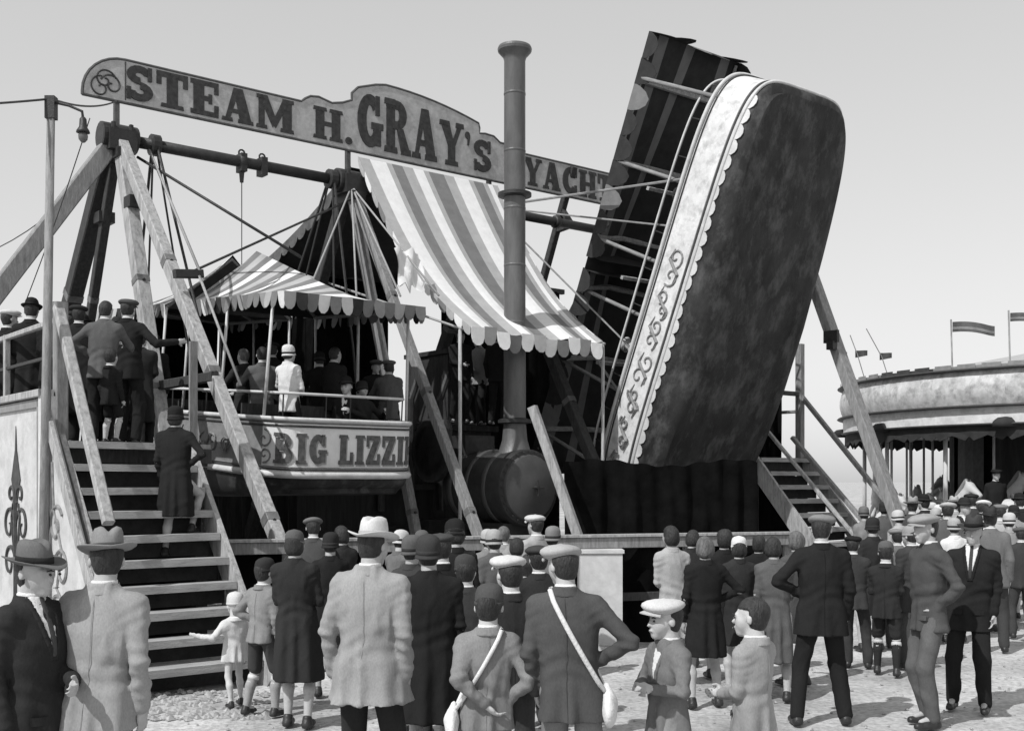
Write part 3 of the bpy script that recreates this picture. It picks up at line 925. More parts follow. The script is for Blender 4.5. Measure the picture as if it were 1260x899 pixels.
# ------------------------------------------------------------------ ground
def ground():
    m = bpy.data.materials.new('trodden_gravel')
    m.use_nodes = True
    t = m.node_tree; b = t.nodes['Principled BSDF']
    b.inputs['Roughness'].default_value = 0.95
    b.inputs['Specular IOR Level'].default_value = 0.1
    tc = t.nodes.new('ShaderNodeTexCoord')
    def nz(sc_, d):
        q = t.nodes.new('ShaderNodeTexNoise'); q.inputs['Scale'].default_value = sc_; q.inputs['Detail'].default_value = d
        t.links.new(tc.outputs['Object'], q.inputs['Vector']); return q
    a = nz(0.7, 9); c = nz(21, 8)
    r1 = t.nodes.new('ShaderNodeMapRange')
    for i, v_ in zip((1, 2, 3, 4), (0.3, 0.66, 0.27, 0.58)): r1.inputs[i].default_value = v_
    t.links.new(a.outputs[0], r1.inputs[0])
    r2 = t.nodes.new('ShaderNodeMapRange')
    for i, v_ in zip((1, 2, 3, 4), (0.3, 0.62, 0.68, 1.08)): r2.inputs[i].default_value = v_
    t.links.new(c.outputs[0], r2.inputs[0])
    mu = t.nodes.new('ShaderNodeMath'); mu.operation = 'MULTIPLY'
    t.links.new(r1.outputs[0], mu.inputs[0]); t.links.new(r2.outputs[0], mu.inputs[1])
    t.links.new(mu.outputs[0], b.inputs['Base Color'])
    bp = t.nodes.new('ShaderNodeBump'); bp.inputs['Strength'].default_value = 0.6; bp.inputs['Distance'].default_value = 0.03
    t.links.new(c.outputs[0], bp.inputs['Height']); t.links.new(bp.outputs[0], b.inputs['Normal'])
    # finer near the camera, one sheet out to the horizon
    xs = sorted(set([-2500, -800, -300, -120, -60] + [i*0.5 for i in range(-40, 61)] + [60, 120, 300, 800, 2500]))
    ys = sorted(set([-300, -60, -20, 0] + [2 + i*0.5 for i in range(0, 60)] + [45, 70, 120, 300, 900, 2500]))
    rr = np.random.RandomState(5)
    mb = MB()
    grid = []
    for x in xs:
        row = []
        for y in ys:
            near = -20 <= x <= 30 and 2 <= y <= 32
            row.append((x, y, (-0.012 - 0.012*rr.rand()) if near else -0.03))
        grid.append(row)
    mb.sheet([r for r in grid][::-1])
    o = mb.build('ground', m, None, True)
    o['kind'] = 'structure'
    # loose stones and clods
    mb = MB()
    rr2 = random.Random(3)
    spots = []
    for i in range(1500):
        y = rr2.uniform(6.5, 16); x = rr2.uniform(-5, 7) * y/10
        spots.append((x, y, rr2.choice((.008, .01, .014, .02))))
    for i in range(260):
        p = G(rr2.uniform(180, 330), rr2.uniform(9.6, 10.9)); spots.append((p.x, p.y, rr2.uniform(.015, .045)))
    for x, y, r in spots:
        vs = []
        for dx, dy, dz in ((1,0,0),(0,1,0),(-1,0,0),(0,-1,0),(0,0,.8),(.6,.6,.4),(-.6,-.5,.45)):
            vs.append((x + dx*r*rr2.uniform(.7,1.3), y + dy*r*rr2.uniform(.7,1.3), dz*r*rr2.uniform(.7,1.2) - 0.012))
        mb.add(vs, [(0,5,4),(5,1,4),(1,2,4),(2,6,4),(6,3,4),(3,0,4),(0,1,5),(2,3,6)])
    o = mb.build('loose_stones', mat('stone', 0.34, 0.4, 12, 0.95), None)
    tag(o, 'scattered loose stones and clods on the trodden ground', 'stones', kind='stuff')
ground()

# ------------------------------------------------------------------ the towers that carry the axle
def part_tower(u, legs, name_label, extra=None):
    t = thing('support_tower', name_label, 'tower', R(u, 0, 0))
    t.rotation_euler = (0, 0, math.atan2(U.y, U.x))
    for (n0, z0, n1, z1, du0, du1, w_, m_) in legs:
        mb = MB(); mb.beam(L(du0, n0, z0), L(du1, n1, z1), w_, w_*0.9, 0.15, up=(1, 0, 0))
        lg = mb.build('leg', m_, t)
        p_, q_ = Vector(L(du0, n0, z0)), Vector(L(du1, n1, z1))
        for f_ in (.22, .48, .71):
            mb = MB(); mb.beam(p_.lerp(q_, f_), p_.lerp(q_, f_ + .012), w_*1.06, w_*.96, .1, up=(1, 0, 0)); mb.build('iron_band', M_iron_g, lg)
            mb = MB(); c_ = p_.lerp(q_, f_ + .006); mb.lathe([(.022, -w_*.5-.03), (.022, w_*.5+.03)], 6, c_, 'y'); mb.build('bolt', M_iron, lg)
    # iron head casting with bearing
    mb = MB()
    mb.box(-0.2, -0.24, AX-0.22, 0.2, 0.24, AX+0.08)
    mb.lathe([(0.17, -0.27), (0.2, -0.26), (0.2, 0.26), (0.17, 0.27)], 16, (0, 0, AX), 'x')
    mb.box(-0.12, -0.32, AX-0.34, 0.12, 0.32, AX-0.2)
    for sx in (-.13, .13):
        for sy in (-.18, .18):
            mb.lathe([(0.035, 0), (0.035, 0.09), (0.02, 0.1)], 8, (sx, sy, AX+0.08))
    mb.build('head_casting', M_iron, t)
    return t

tw = part_tower(0.0, [(5.9, 0.0, 0.15, AX-0.1, 0.12, 0.0, 0.165, M_wood_l),
                      (2.75, 0.0, 0.2, AX-0.3, -0.05, 0.0, 0.20, M_wood_l),
                      (-6.0, 0.0, -0.15, AX-0.1, -0.05, -0.05, 0.26, M_wood_d),
                      (-3.6, 0.0, -0.15, AX-0.3, 0.1, 0.0, 0.14, M_wood_d)],
                'leftmost timber tower of the ride, pale near leg slanting down beside the left steps')
mb = MB(); mb.beam(L(-4.75, 0, 0), L(-0.1, 0, AX-0.1), 0.24, 0.22, 0.15, up=(0, 1, 0)); mb.build('raking_stay', M_wood_g, tw)
for n_, z_ in ((0.62, 5.95), (-0.62, 5.95)):
    mb = MB(); mb.box(-0.1, -n_-0.12, z_-0.08, 0.14, -n_+0.12, z_+0.08)
    mb.build('leg_clamp', M_iron, tw)
mb = MB(); mb.beam(L(0.03, -3.4, 3.3), L(0.03, 3.25, 3.3), 0.1, 0.12); mb.build('cross_tie', M_wood_d, tw)

part_tower(3.9, [(4.3, 0.0, 0.1, AX-0.1, 0.0, 0.0, 0.14, M_wood_g),  # near legs in grey timber, the even tone standing in for shade
                 (2.0, 0.0, 0.12, AX-0.3, 0.25, 0.0, 0.15, M_wood_g),
                 (-4.3, 0.0, -0.1, AX-0.1, 0, 0, 0.2, M_wood_d)],
           'timber tower to the left of the engine, behind the striped awning')
tq = part_tower(6.9, [(4.1, 0.0, 0.1, AX-0.1, 0.0, 0.0, 0.18, M_wood_d),
                 (-4.3, 0.0, -0.1, AX-0.1, 0, 0, 0.2, M_wood_d)],
           'timber tower right of the chimney, under the raised boat')
tr = part_tower(10.15, [(-6.0, 0.0, -0.1, AX-0.1, 0, 0, 0.24, M_wood_d),
                  (3.4, 0.0, 0.1, AX-0.1, 0.0, 0.0, 0.2, M_wood_g)],
           'rightmost timber tower of the ride, weathered legs standing beside the right steps')
mb = MB(); mb.beam(L(0.0, 6.9, 0.0), L(0, 4.35, 6.35), 0.16, 0.22, 0.15, up=(1, 0, 0)); mb.build('leg', M_wood_g, tr)
mb = MB(); mb.beam(L(0.0, 4.45, 6.3), L(0, 0.1, AX-0.05), 0.16, 0.2, 0.15, up=(1, 0, 0)); mb.build('top_beam', M_wood_g, tr)
mb = MB(); mb.box(-0.16, -5.32, 4.3, -0.10, -5.05, 4.5); mb.box(-0.22, -5.28, 4.18, -0.1, -5.15, 4.32)
mb.build('leg_clamp', M_iron, tr)
# front strut of the engine bay
mb = MB()
a = RU(660, 3.0, 0); p0 = G(748, 16.3, 0.0); p1 = G(655, 16.8, 3.1)
o = mb.beam(p0, p1, 0.12, 0.13).build('timber_strut', M_wood_l, None)
tag(o, 'pale slanting timber strut to the right of the smokebox', 'strut')

# axle in two lengths
ax = thing('axle', 'long dark iron axle pipe running between the tower heads', 'axle', R(0, 0, 0))
ax.rotation_euler = (0, 0, math.atan2(U.y, U.x))
for u0, u1 in ((0.1, 3.8), (4.0, 6.8), (7.0, 10.0)):
    mb = MB(); mb.lathe([(0.085, u0), (0.085, u1)], 14, (0, 0, AX), 'x')
    for uu in (u0+.08, (u0+u1)/2, u1-.1):
        mb.lathe([(0.085, uu-.06), (0.12, uu-.05), (0.12, uu+.05), (0.085, uu+.06)], 14, (0, 0, AX), 'x')
    mb.build('pipe', M_iron, ax, True)
for uu in (1.95, 2.3):
    mb = MB(); mb.tube([(uu + 0.05*math.cos(i*.7), 0, AX+0.14+0.05*math.sin(i*.7)) for i in range(10)], 0.015, 6)
    mb.box(uu-.05, -.1, AX-.16, uu+.05, .1, AX+.12)
    mb.build('eye_bolt', M_iron, ax)
mb = MB(); mb.tube([(1.95, 0, AX-.1), (1.95, 0, AX-0.32)], [0.05, 0.03], 8); mb.tube([(1.95, 0, AX-.3), (1.95, 0, AX-1.9)], 0.008, 5)
mb.build('drop_line', M_wire, ax)

# ------------------------------------------------------------------ the long sign
def sign():
    t = thing('name_board', 'long painted overhead name board reading STEAM H. GRAY\'S YACHTS', 'sign', R(0, 0, 7.5))
    t.rotation_euler = (0, 0, math.atan2(U.y, U.x))
    z = lambda y, u: 2 + (HY - y) / F * R(u, 0, 0).y - 7.5
    zb = 0.03; zt = 0.66
    # outline, left round end, straight, stepped hump, straight, right round end
    low = [(-0.52, zb+.02), (11.2, zb)]
    top = []
    for i in range(9):
        a = i/8*math.pi/2
        top.append((-0.52 + 0.62*(1-math.cos(a)), zb+.05 + (zt-zb-.05)*math.sin(a)))
    top += [(2.98, zt), (3.05, zt+.06), (3.15, zt+.12), (3.3, zt+.14), (3.55, zt+.09), (3.75, zt+.14), (3.93, zt+.22), (3.93, zt+.34), (4.05, zt+.46), (4.4, zt+.58)]
    for i in range(9):
        uu = 4.6 + i*0.25
        top.append((uu, zt+.62 - 0.26*((i)/8)**2))
    top += [(6.62, zt+.28), (6.62, zt+.18), (6.75, zt+.2), (6.95, zt+.19), (7.1, zt+.1), (7.3, zt+.1), (7.5, zt+.06), (7.6, zt), (10.58, zt)]
    for i in range(1, 9):
        a = i/8*math.pi/2
        top.append((10.58 + 0.62*math.sin(a), zb+.02 + (zt-zb-.02)*math.cos(a)))
    poly = [(-0.52, zb)] + top
    # strips between u stations so the board is a clean prism
    mb = MB()
    fn = lambda a, b, tt: (a, tt, b)
    mb.prism(poly, fn, 0.03, -0.03)
    # convex fan is wrong for a stepped outline, so rebuild the faces as quads down to the lower edge
    mb = MB()
    seq = poly
    for i in range(len(seq)-1):
        (a0, b0), (a1, b1) = seq[i], seq[i+1]
        if abs(a1-a0) < 1e-6: continue
        mb.prism([(a0, zb), (a1, zb), (a1, b1), (a0, b0)], fn, 0.03, -0.03)
    mb.build('board', M_sign, t)
    mb = MB(); pts = [(a, -0.02, b) for a, b in poly]
    mb.tube(pts, 0.022, 6); mb.tube([(-0.52, -0.02, zb), (11.2, -0.02, zb)], 0.022, 6)
    mb.build('edge_moulding', M_sign_e, t)
    fnl = lambda a, b, tt: (a, -0.03 - tt, b)
    def word(txt, u0, u1, z0f, htf, sp=0.05):
        ws = [GL[c][0] for c in txt]
        tot = sum(ws) + sp*(len(txt)-1)
        k = (u1-u0)/tot
        u = u0
        for c, w_ in zip(txt, ws):
            uc = u + w_*k/2
            o = letter(c, u, z0f(uc), w_*k, htf(uc), fnl, M_sign_l, t)
            u += (w_ + sp)*k
    word('STEAM', upx(152, 0), upx(360, 0), lambda u: zb+.06, lambda u: .53)
    word('H.', upx(384, 0), upx(434, 0), lambda u: zb+.09, lambda u: .52)
    word("GRAY'S", upx(438, 0), upx(604, 0), lambda u: zb+.11, lambda u: .92 - .40*max(0, (u-5.0)/1.9)**1.6, 0.04)
    word('YACHTS', 7.65, 10.4, lambda u: zb+.06, lambda u: .52)
    # scroll flourish in the round end and a panel line
    mb = MB()
    for cx, cz, a0, sg in ((-0.20, .30, 0.3, 1), (0.0-.1, .24, 2.8, -1), (-.26, .18, 1.5, 1)):
        mb.tube([(a, -0.036, b) for a, b in scroll(cx, cz, .15, 1.2, a0, sg)], 0.013, 5)
    mb.tube([(0.1, -0.034, zb+.04), (0.1, -0.034, zt-.03)], 0.01, 5)
    mb.build('scroll_ornament', M_sign_l, t)
    for uu in (0.0, 3.9, 6.9, 10.1):
        mb = MB(); mb.beam((uu, 0.06, -0.35), (uu, 0.06, 0.5), 0.09, 0.07); mb.build('bracket', M_iron_g, t)
    return t
sign()

# ------------------------------------------------------------------ swing boats
HLX, HWY = 3.52, 1.28
def outline(n, a=HLX, b=HWY, p=5.6):
    """points anticlockwise from +x, superellipse"""
    pts = []
    for k in range(n):
        t = 2*math.pi*k/n
        c, s_ = math.cos(t), math.sin(t)
        pts.append((a*math.copysign(abs(c)**(2/p), c), b*math.copysign(abs(s_)**(2/p), s_)))
    return pts
def resample(pts, step):
    out_ = []
    n = len(pts)
    L_ = 0; acc = 0
    seg = [(pts[i], pts[(i+1) % n]) for i in range(n)]
    for p, q_ in seg:
        l = math.dist(p, q_)
        while acc <= L_ + l - 1e-9:
            f_ = (acc - L_) / l
            out_.append((p[0]+(q_[0]-p[0])*f_, p[1]+(q_[1]-p[1])*f_))
            acc += step
        L_ += l
    return out_, L_

Z0, Z1 = 0.47, 1.22        # name board band
def boat(theta, u_c, label, name_text, detail):
    th = rad(theta)
    ex = N*math.cos(th) + Vector((0, 0, math.sin(th)))
    ez = -N*math.sin(th) + Vector((0, 0, math.cos(th)))
    ey = U
    AXL = 5.15 if detail == 1 else 5.36
    org = R(u_c, 0, AX) - ez*AXL - ex*(.30 if detail == 2 else 0)
    AXO = 0 if detail == 1 else .30
    M_ = Matrix(((ex.x, ey.x, ez.x, org.x), (ex.y, ey.y, ez.y, org.y), (ex.z, ey.z, ez.z, org.z), (0, 0, 0, 1)))
    t = thing('swing_boat', label, 'swing boat', matrix=M_)
    nO = 120
    base = outline(nO)
    def rock(x, z):
        if z >= Z0: return 0
        b_ = 0.28*(abs(x)/HLX)**2.2 if detail == 1 else 0.36*(abs(x + .9)/4.4)**2.4 - .16*math.exp(-((x + 1.2)/2.2)**2)
        return b_*(1 - z/Z0)
    rings = [(0.965, Z1), (1.0, Z1-.02), (1.0, Z0), (1.0, .34), (0.99, .20), (0.965, .09), (0.91, .025), (0.8, 0.0), (0.5, 0), (0.25, 0), (0.02, 0)]
    mb = MB(); grid = []
    for s_, z_ in rings:
        row = [(x*(s_ if s_ > .95 else (1-(1-s_)*.35) if s_ > .8 else s_), y*s_, z_ + rock(x*s_, z_)) for x, y in base]
        grid.append(row + [row[0]])
    mb.sheet(grid); mb.add(grid[-1][:-1], [tuple(range(nO))])
    h = mb.build('hull', M_hull, t)
    autosmooth(h, 40)
    # inner lining and floor
    mb = MB(); grid = []
    for s_, z_ in ((0.966, Z1+.002), (0.955, Z1-.05), (0.95, .54)):
        row = [(x*(1-(1-s_)*.5), y*s_, z_) for x, y in base]; grid.append(row + [row[0]])
    mb.sheet(grid[::-1]); mb.build('lining', M_dark_paint, t)
    mb = MB(); fl = [(x*.97, y*.95, .545) for x, y in base]
    mb.add(fl, [tuple(range(len(fl)))]); mb.build('floor', M_wood_d, t)
    # white painted band and mouldings
    mb = MB(); grid = []
    for s_, z_ in ((1.0, Z0+.03), (1.0, Z1-.05)):
        row = [(x + math.copysign(.012, x)*min(1, abs(x)/3.3), y + math.copysign(.012, y)*min(1, abs(y)/1.1), z_) for x, y in base]; grid.append(row + [row[0]])
    pr_ = list(zip(*grid))                             # pairs (lower, upper) round the hull
    runs = {}
    for i in range(len(pr_) - 1):
        xm = (pr_[i][0][0] + pr_[i+1][0][0])/2; ym = (pr_[i][0][1] + pr_[i+1][0][1])/2
        key = ('end', xm > 0) if abs(xm) > HLX - .42 else ('side', ym > 0)
        runs.setdefault(key, []).append((pr_[i], pr_[i+1]))
    for key, qs in runs.items():
        mb = MB()
        for p_, q_ in qs: mb.add([p_[0], q_[0], q_[1], p_[1]], [(0, 1, 2, 3)])
        b_ = mb.build('name_panel' if key[0] == 'end' else 'side_panel', (M_name if detail == 1 else M_white_paint) if key[0] == 'end' or detail == 2 else M_mid, t)
        autosmooth(b_, 50)
    for z_, r_, m_, nm in ((Z1+.0, .035, M_cream, 'gunwale'), (Z1-.085, .016, M_dark_paint, 'moulding'), (Z0+.09, .014, M_dark_paint, 'moulding'), (Z0+.02, .028 if detail == 2 else .05, M_cream, 'moulding'), (Z1-.035, .012, M_mid, 'moulding'), (Z0+.12, .010, M_mid, 'moulding')):
        mb = MB(); ring = [(x*1.006, y*1.012, z_) for x, y in base]
        mb.tube(ring + [ring[0]], r_, 6, False); mb.build(nm, m_, t, True)
    # scalloped lower edge
    pts, LL = resample(outline(400), 0.33)
    o400 = outline(400)
    cen, _ = resample(o400, LL/76)
    for sgn in ((-1, 1) if detail == 2 else ()):
      mb = MB()
      for k in range(len(cen)-1):
          x, y = cen[k]; x2, y2 = cen[(k+1) % len(cen)]
          if abs(x) > HLX - .35 or y*sgn < 0: continue
          tx, ty = x2-x, y2-y; l = math.hypot(tx, ty); tx /= l; ty /= l
          nx, ny = ty, -tx
          w_ = l*.52
          pr = [(-w_, 0)] + [(w_*math.cos(a_), -0.10*math.sin(a_)) for a_ in np.linspace(math.pi, 2*math.pi, 0)] + [(w_*-.9, -.055), (w_*-.5, -.10), (0, -.115), (w_*.5, -.10), (w_*.9, -.055), (w_, 0)]
          mx, my = (x+x2)/2, (y+y2)/2
          mb.prism(pr, lambda a_, b__, tt: (mx + tx*a_ + nx*tt, my + ty*a_ + ny*tt, Z0 + .01 + b__*(.75 + .5*abs(math.sin(k*2.7)))), 0.012, 0.02)
      mb.build('scallop_edge', M_cream, t)
    # lettering on both ends
    endL = [p for p in outline(2000) if p[0] > 0]
    endL.sort(key=lambda p: p[1])
    cum = [0]
    for i in range(1, len(endL)): cum.append(cum[-1] + math.dist(endL[i-1], endL[i]))
    i0 = min(range(len(endL)), key=lambda i: abs(endL[i][1]))
    cum = np.array(cum) - cum[i0]
    ex_ = np.array([p[0] for p in endL]); ey_ = np.array([p[1] for p in endL])
    def onend(a_, b__, tt):
        x = np.interp(a_, cum, ex_); y = np.interp(a_, cum, ey_)
        x2 = np.interp(a_+.02, cum, ex_); y2 = np.interp(a_+.02, cum, ey_)
        tx, ty = x2-x, y2-y; l = math.hypot(tx, ty)
        return (x + ty/l*(tt+.014), y - tx/l*(tt+.014), b__)
    if name_text:
        ws = [GL[c][0] if c != ' ' else .45 for c in name_text]
        sp = .10; tot = sum(ws) + sp*(len(ws)-1)
        a0, a1 = -1.12, 1.12
        k = (a1-a0)/tot; x = a0
        for c, w_ in zip(name_text, ws):
            if c != ' ':
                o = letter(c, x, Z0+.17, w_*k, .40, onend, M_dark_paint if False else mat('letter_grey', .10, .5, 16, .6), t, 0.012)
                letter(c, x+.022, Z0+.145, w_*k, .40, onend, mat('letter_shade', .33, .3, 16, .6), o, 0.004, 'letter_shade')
            x += (w_+sp)*k
    # scrolls: both ends' corners and along the sides, each motif its own part
    zc_ = (Z0+Z1)/2
    for sd in (-1, 1):
        for cx in (np.linspace(-2.85, 2.4, 9) if detail == 1 else (-2.9, -2.3, -1.75, -1.2, -.6, -.1, .5)):
            mb = MB()
            for fx in (-1, 1):
                mb.tube([(cx + fx*(a_), sd*(HWY+.016) , b__) for a_, b__ in scroll(.13 + .03*math.sin(cx*5), zc_+.05*fx*math.cos(cx*3), .11 + .05*math.sin(cx*4)**2, 1.1, (math.pi if fx > 0 else 0) + cx, fx, 16)], 0.012 if detail == 1 else .019, 5)
            mb.tube([(cx-.26, sd*(HWY+.015), zc_-.08), (cx-.1, sd*(HWY+.016), zc_-.13), (cx+.1, sd*(HWY+.016), zc_+.12), (cx+.27, sd*(HWY+.015), zc_+.07)], [.006, .016, .016, .006] if detail == 1 else [.01, .035, .03, .008], 5)
            mb.build('scroll_ornament', M_ornament, t)
    if detail == 1:
        mb = MB()
        mb.tube([onend(-1.28 + a_, b__, .004) for a_, b__ in scroll(0, zc_+.1, .12, 1.2, 1.5, -1, 16)], .014, 5)
        mb.tube([onend(-1.28 + a_, b__, .004) for a_, b__ in scroll(0.02, zc_-.1, .10, 1.2, 4.5, 1, 16)], .014, 5)
        mb.build('scroll_ornament', M_ornament, t)
    # seats
    for x_ in (-2.6, -1.3, 0.0, 1.3, 2.6):
        mb = MB(); mb.box(x_-.2, -1.1, .92, x_+.2, 1.1, .97); mb.box(x_-.17, -1.05, .55, x_-.12, 1.05, .92); mb.build('seat', M_wood_d, t)
        mb = MB(); mb.box(x_+.2 if x_ <= 0 else x_-.24, -1.1, .95, x_+.24 if x_ <= 0 else x_-.2, 1.1, 1.4); mb.build('seat_back', M_wood_d, t)
    # rail
    mb = MB(); ring = [(x*.97, y*.96, Z1+.34) for x, y in base]; mb.tube(ring + [ring[0]], .022, 6, False); mb.build('hand_rail', M_cream, t, True)
    rp, _ = resample(base, .62); me_ = None
    for x, y in rp:
        o = MB().tube([(0, 0, 0), (0, 0, .34)], .011, 5).build('rail_stanchion', M_iron, t) if me_ is None else link('rail_stanchion', me_, t)
        me_ = o.data; o.location = (x*.97, y*.96, Z1)
    # canopy posts
    ce, cr = (2.85, 3.75) if detail == 1 else (3.08, 3.6)       # eave and ridge
    for x_ in (-3.1, -1.75, -.45, .45, 1.75, 3.1):
        for sd in (-1, 1):
            mb = MB(); mb.tube([(x_, sd*1.13, Z1-.1), (x_*1.01, sd*1.06, ce)], .022 if detail == 1 else .034, 7); mb.build('canopy_post', M_cream if detail == 1 else M_wood_g, t, True)
    # canopy: hipped canvas in stripes
    cw, cl, gap = (1.10, 3.5, .42) if detail == 1 else (1.10, 3.85, .10)
    mb = MB()
    ns = 34
    for i in range(ns):
        hf = 1 if i >= ns//2 else -1; i2 = i % (ns//2)
        y0 = hf*(gap + (cl-gap)*(i2 if hf > 0 else i2+1)/(ns//2)); y1 = hf*(gap + (cl-gap)*(i2+1 if hf > 0 else i2)/(ns//2))
        mb.cur = (0, 2, 1, 2)[i % 4] if detail == 1 else (3, 3, 3, 2, 3, 3, 1, 3)[(i*5+i//7) % 8]
        def zc2(x, y):
            f_ = max(0, 1 - abs(y)/cw)
            g_ = min(1, max(0, cl - abs(x))/(cl - gap))
            return ce + (cr-ce)*min(f_, 1)**1.15*g_ - .04*math.sin(min(1, f_)*math.pi)*g_
        js = np.linspace(-cw, cw, 11)
        mb.sheet([[(y0, j, zc2(y0, j)) for j in js], [(y1, j, zc2(y1, j)) for j in js]])
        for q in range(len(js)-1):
            mb.cur = 3 if detail == 1 else (3, 2, 3, 3, 2, 3, 3, 3, 2, 3)[q]  # level boat's underside black: canopy shade put into the canvas colour
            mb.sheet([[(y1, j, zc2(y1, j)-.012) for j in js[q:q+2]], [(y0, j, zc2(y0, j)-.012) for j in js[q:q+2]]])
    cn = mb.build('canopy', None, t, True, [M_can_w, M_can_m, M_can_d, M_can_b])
    # rafters under the canopy
    mb = MB()
    for x_ in (-3.1, -1.75, -.45, .45, 1.75, 3.1):
        mb.tube([(x_, -cw+.04, ce-.03), (x_, 0, (ce + (cr-ce)*min(1, (cl-abs(x_))/(cl-gap))) - .06), (x_, cw-.04, ce-.03)], .03 if detail == 1 else .05, 6)
    for sd in (-1, 1):
        for hf in (-1, 1): mb.tube([(hf*(cl-.06), sd*(cw-.06), ce-.04), (hf*(gap+.03), sd*(cw-.06), ce-.04)], .03, 6)
    mb.build('canopy_rafter', M_wood_g if detail == 1 else M_wood_l, t)
    for hf in (-1, 1):                                  # gable cloths at the inner ends
        js = np.linspace(-cw + .02, cw - .02, 9); x_ = hf*(gap + .02)
        mb = MB(); mb.sheet([[(x_, j, ce - .05 - (.3 if detail == 2 else 0)), (x_, j, zc2(x_, j) - .02)] for j in js]); mb.build('gable_cloth', M_can_b, t)
    if detail == 2:
        mb = MB(); mb.sheet([[(x_, j, ce - .02) for x_ in (-gap - .02, gap + .02)] for j in (-cw, 0, cw)]); mb.build('joining_cloth', M_can_b, t)
    # scalloped valance round the eave
    rect = []
    step = .175 if detail == 1 else .42
    def side(p, q_, nx, ny):
        mb = MB()
        l = math.dist(p, q_); n_ = max(1, round(l/step))
        for i in range(n_):
            a_ = [p[0] + (q_[0]-p[0])*i/n_, p[1] + (q_[1]-p[1])*i/n_]; b__ = [p[0] + (q_[0]-p[0])*(i+1)/n_, p[1] + (q_[1]-p[1])*(i+1)/n_]
            mb.cur = (1, 2, 0, 2, 3, 1, 2, 0, 2, 3, 1)[(i*4 + i//3) % 11] if detail == 1 else (3, 3, 2, 3, 3, 3, 2)[i % 7]
            pr = [(0, .02), (0, -.09), (.12, -.155), (.35, -.19), (.65, -.19), (.88, -.155), (1, -.09), (1, .02)] if detail == 1 else [(0, .02), (0, -.08), (.1, -.22), (.3, -.33), (.55, -.36), (.8, -.26), (.95, -.12), (1, -.04), (1, .02)]
            dx, dy = b__[0]-a_[0], b__[1]-a_[1]
            ph_ = .045*math.sin(i*1.7 + .6*math.sin(i*.9))
            mb.prism(pr, lambda a2, b2, tt: (a_[0]+dx*a2 + nx*(tt+ph_*(-b2)*5), a_[1]+dy*a2 + ny*(tt+ph_*(-b2)*5), ce + (b2 if b2 > 0 else b2*(.86 + .28*abs(math.sin(i*3.3 + nx + 2*ny))))), 0.0, .006)
        mb.build('valance', None, t, False, [M_can_w, M_can_m, M_can_d, M_can_b])
    side((cl, -cw), (cl, cw), 1, 0); side((-cl, cw), (-cl, -cw), -1, 0); side((-cl, -cw), (-gap, -cw), 0, -1); side((gap, -cw), (cl, -cw), 0, -1); side((cl, cw), (gap, cw), 0, 1); side((-gap, cw), (-cl, cw), 0, 1)
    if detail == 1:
        # added dark sheets, far end and far side, standing in for interior shade
        mb = MB(); mb.sheet([[(-3.3 + .03*math.sin(y*13), y, z_) for z_ in (ce-.02, 2.2, 1.7, Z1)] for y in np.linspace(-1.08, 1.08, 24)]); mb.build('end_shade_sheet', M_tarp, t, True)
        mb = MB(); mb.sheet([[(x_, 1.10 + .03*math.sin(x_*13), z_) for z_ in (ce-.02, 2.2, 1.7, Z1)] for x_ in np.linspace(-3.3, 1.4, 50)]); mb.build('side_shade_sheet', M_tarp, t, True)
    # hangers up to the axle
    for sd in (-1, 1):
        for x_ in (-1.9, -1.1, 1.1, 1.9):
            mb = MB(); mb.tube([(x_, sd*1.12, Z1-.15), (AXO + x_*.05, sd*1.50, AXL)], .022 if abs(x_) > 1.5 else .016, 6); mb.build('hanger', M_iron if detail == 1 else M_wood_g, t)
        mb = MB(); mb.lathe([(.12, -.07), (.16, -.06), (.16, .06), (.12, .07)], 14, (AXO, sd*1.50, AXL), 'y'); mb.build('hanger_collar', M_iron, t)
    if detail == 2:
        mb = MB(); mb.beam((AXO-1.25, .35, AXL+.40), (AXO+1.05, .35, AXL+.40), .13, .13); mb.build('crosshead', M_wood_d, t)
        mb = MB()
        mb.beam((AXO-.2, .35, AXL+.38), (AXO, .35, AXL), .1, .1); mb.beam((AXO+.2, .35, AXL+.38), (AXO, .35, AXL), .1, .1)
        mb.build('crosshead_strut', M_wood_d, t)
        for x_ in (-1.5, 0, 1.5):
            mb = MB(); mb.beam((x_, -1.1, 2.1), (x_, 1.1, 2.1), .06, .06); mb.build('cross_bar', M_wood_l, t)
    return t, M_
BOAT1, MB1 = boat(-4.5, 2.05, 'level swing boat at rest with BIG LIZZIE painted on its end', 'BIG LIZZIE', 1)
BOAT2, MB2 = boat(66.3, 8.55, 'swing boat flung up almost upright showing its dark underside', 'CITY OF YORK' if False else '', 2)

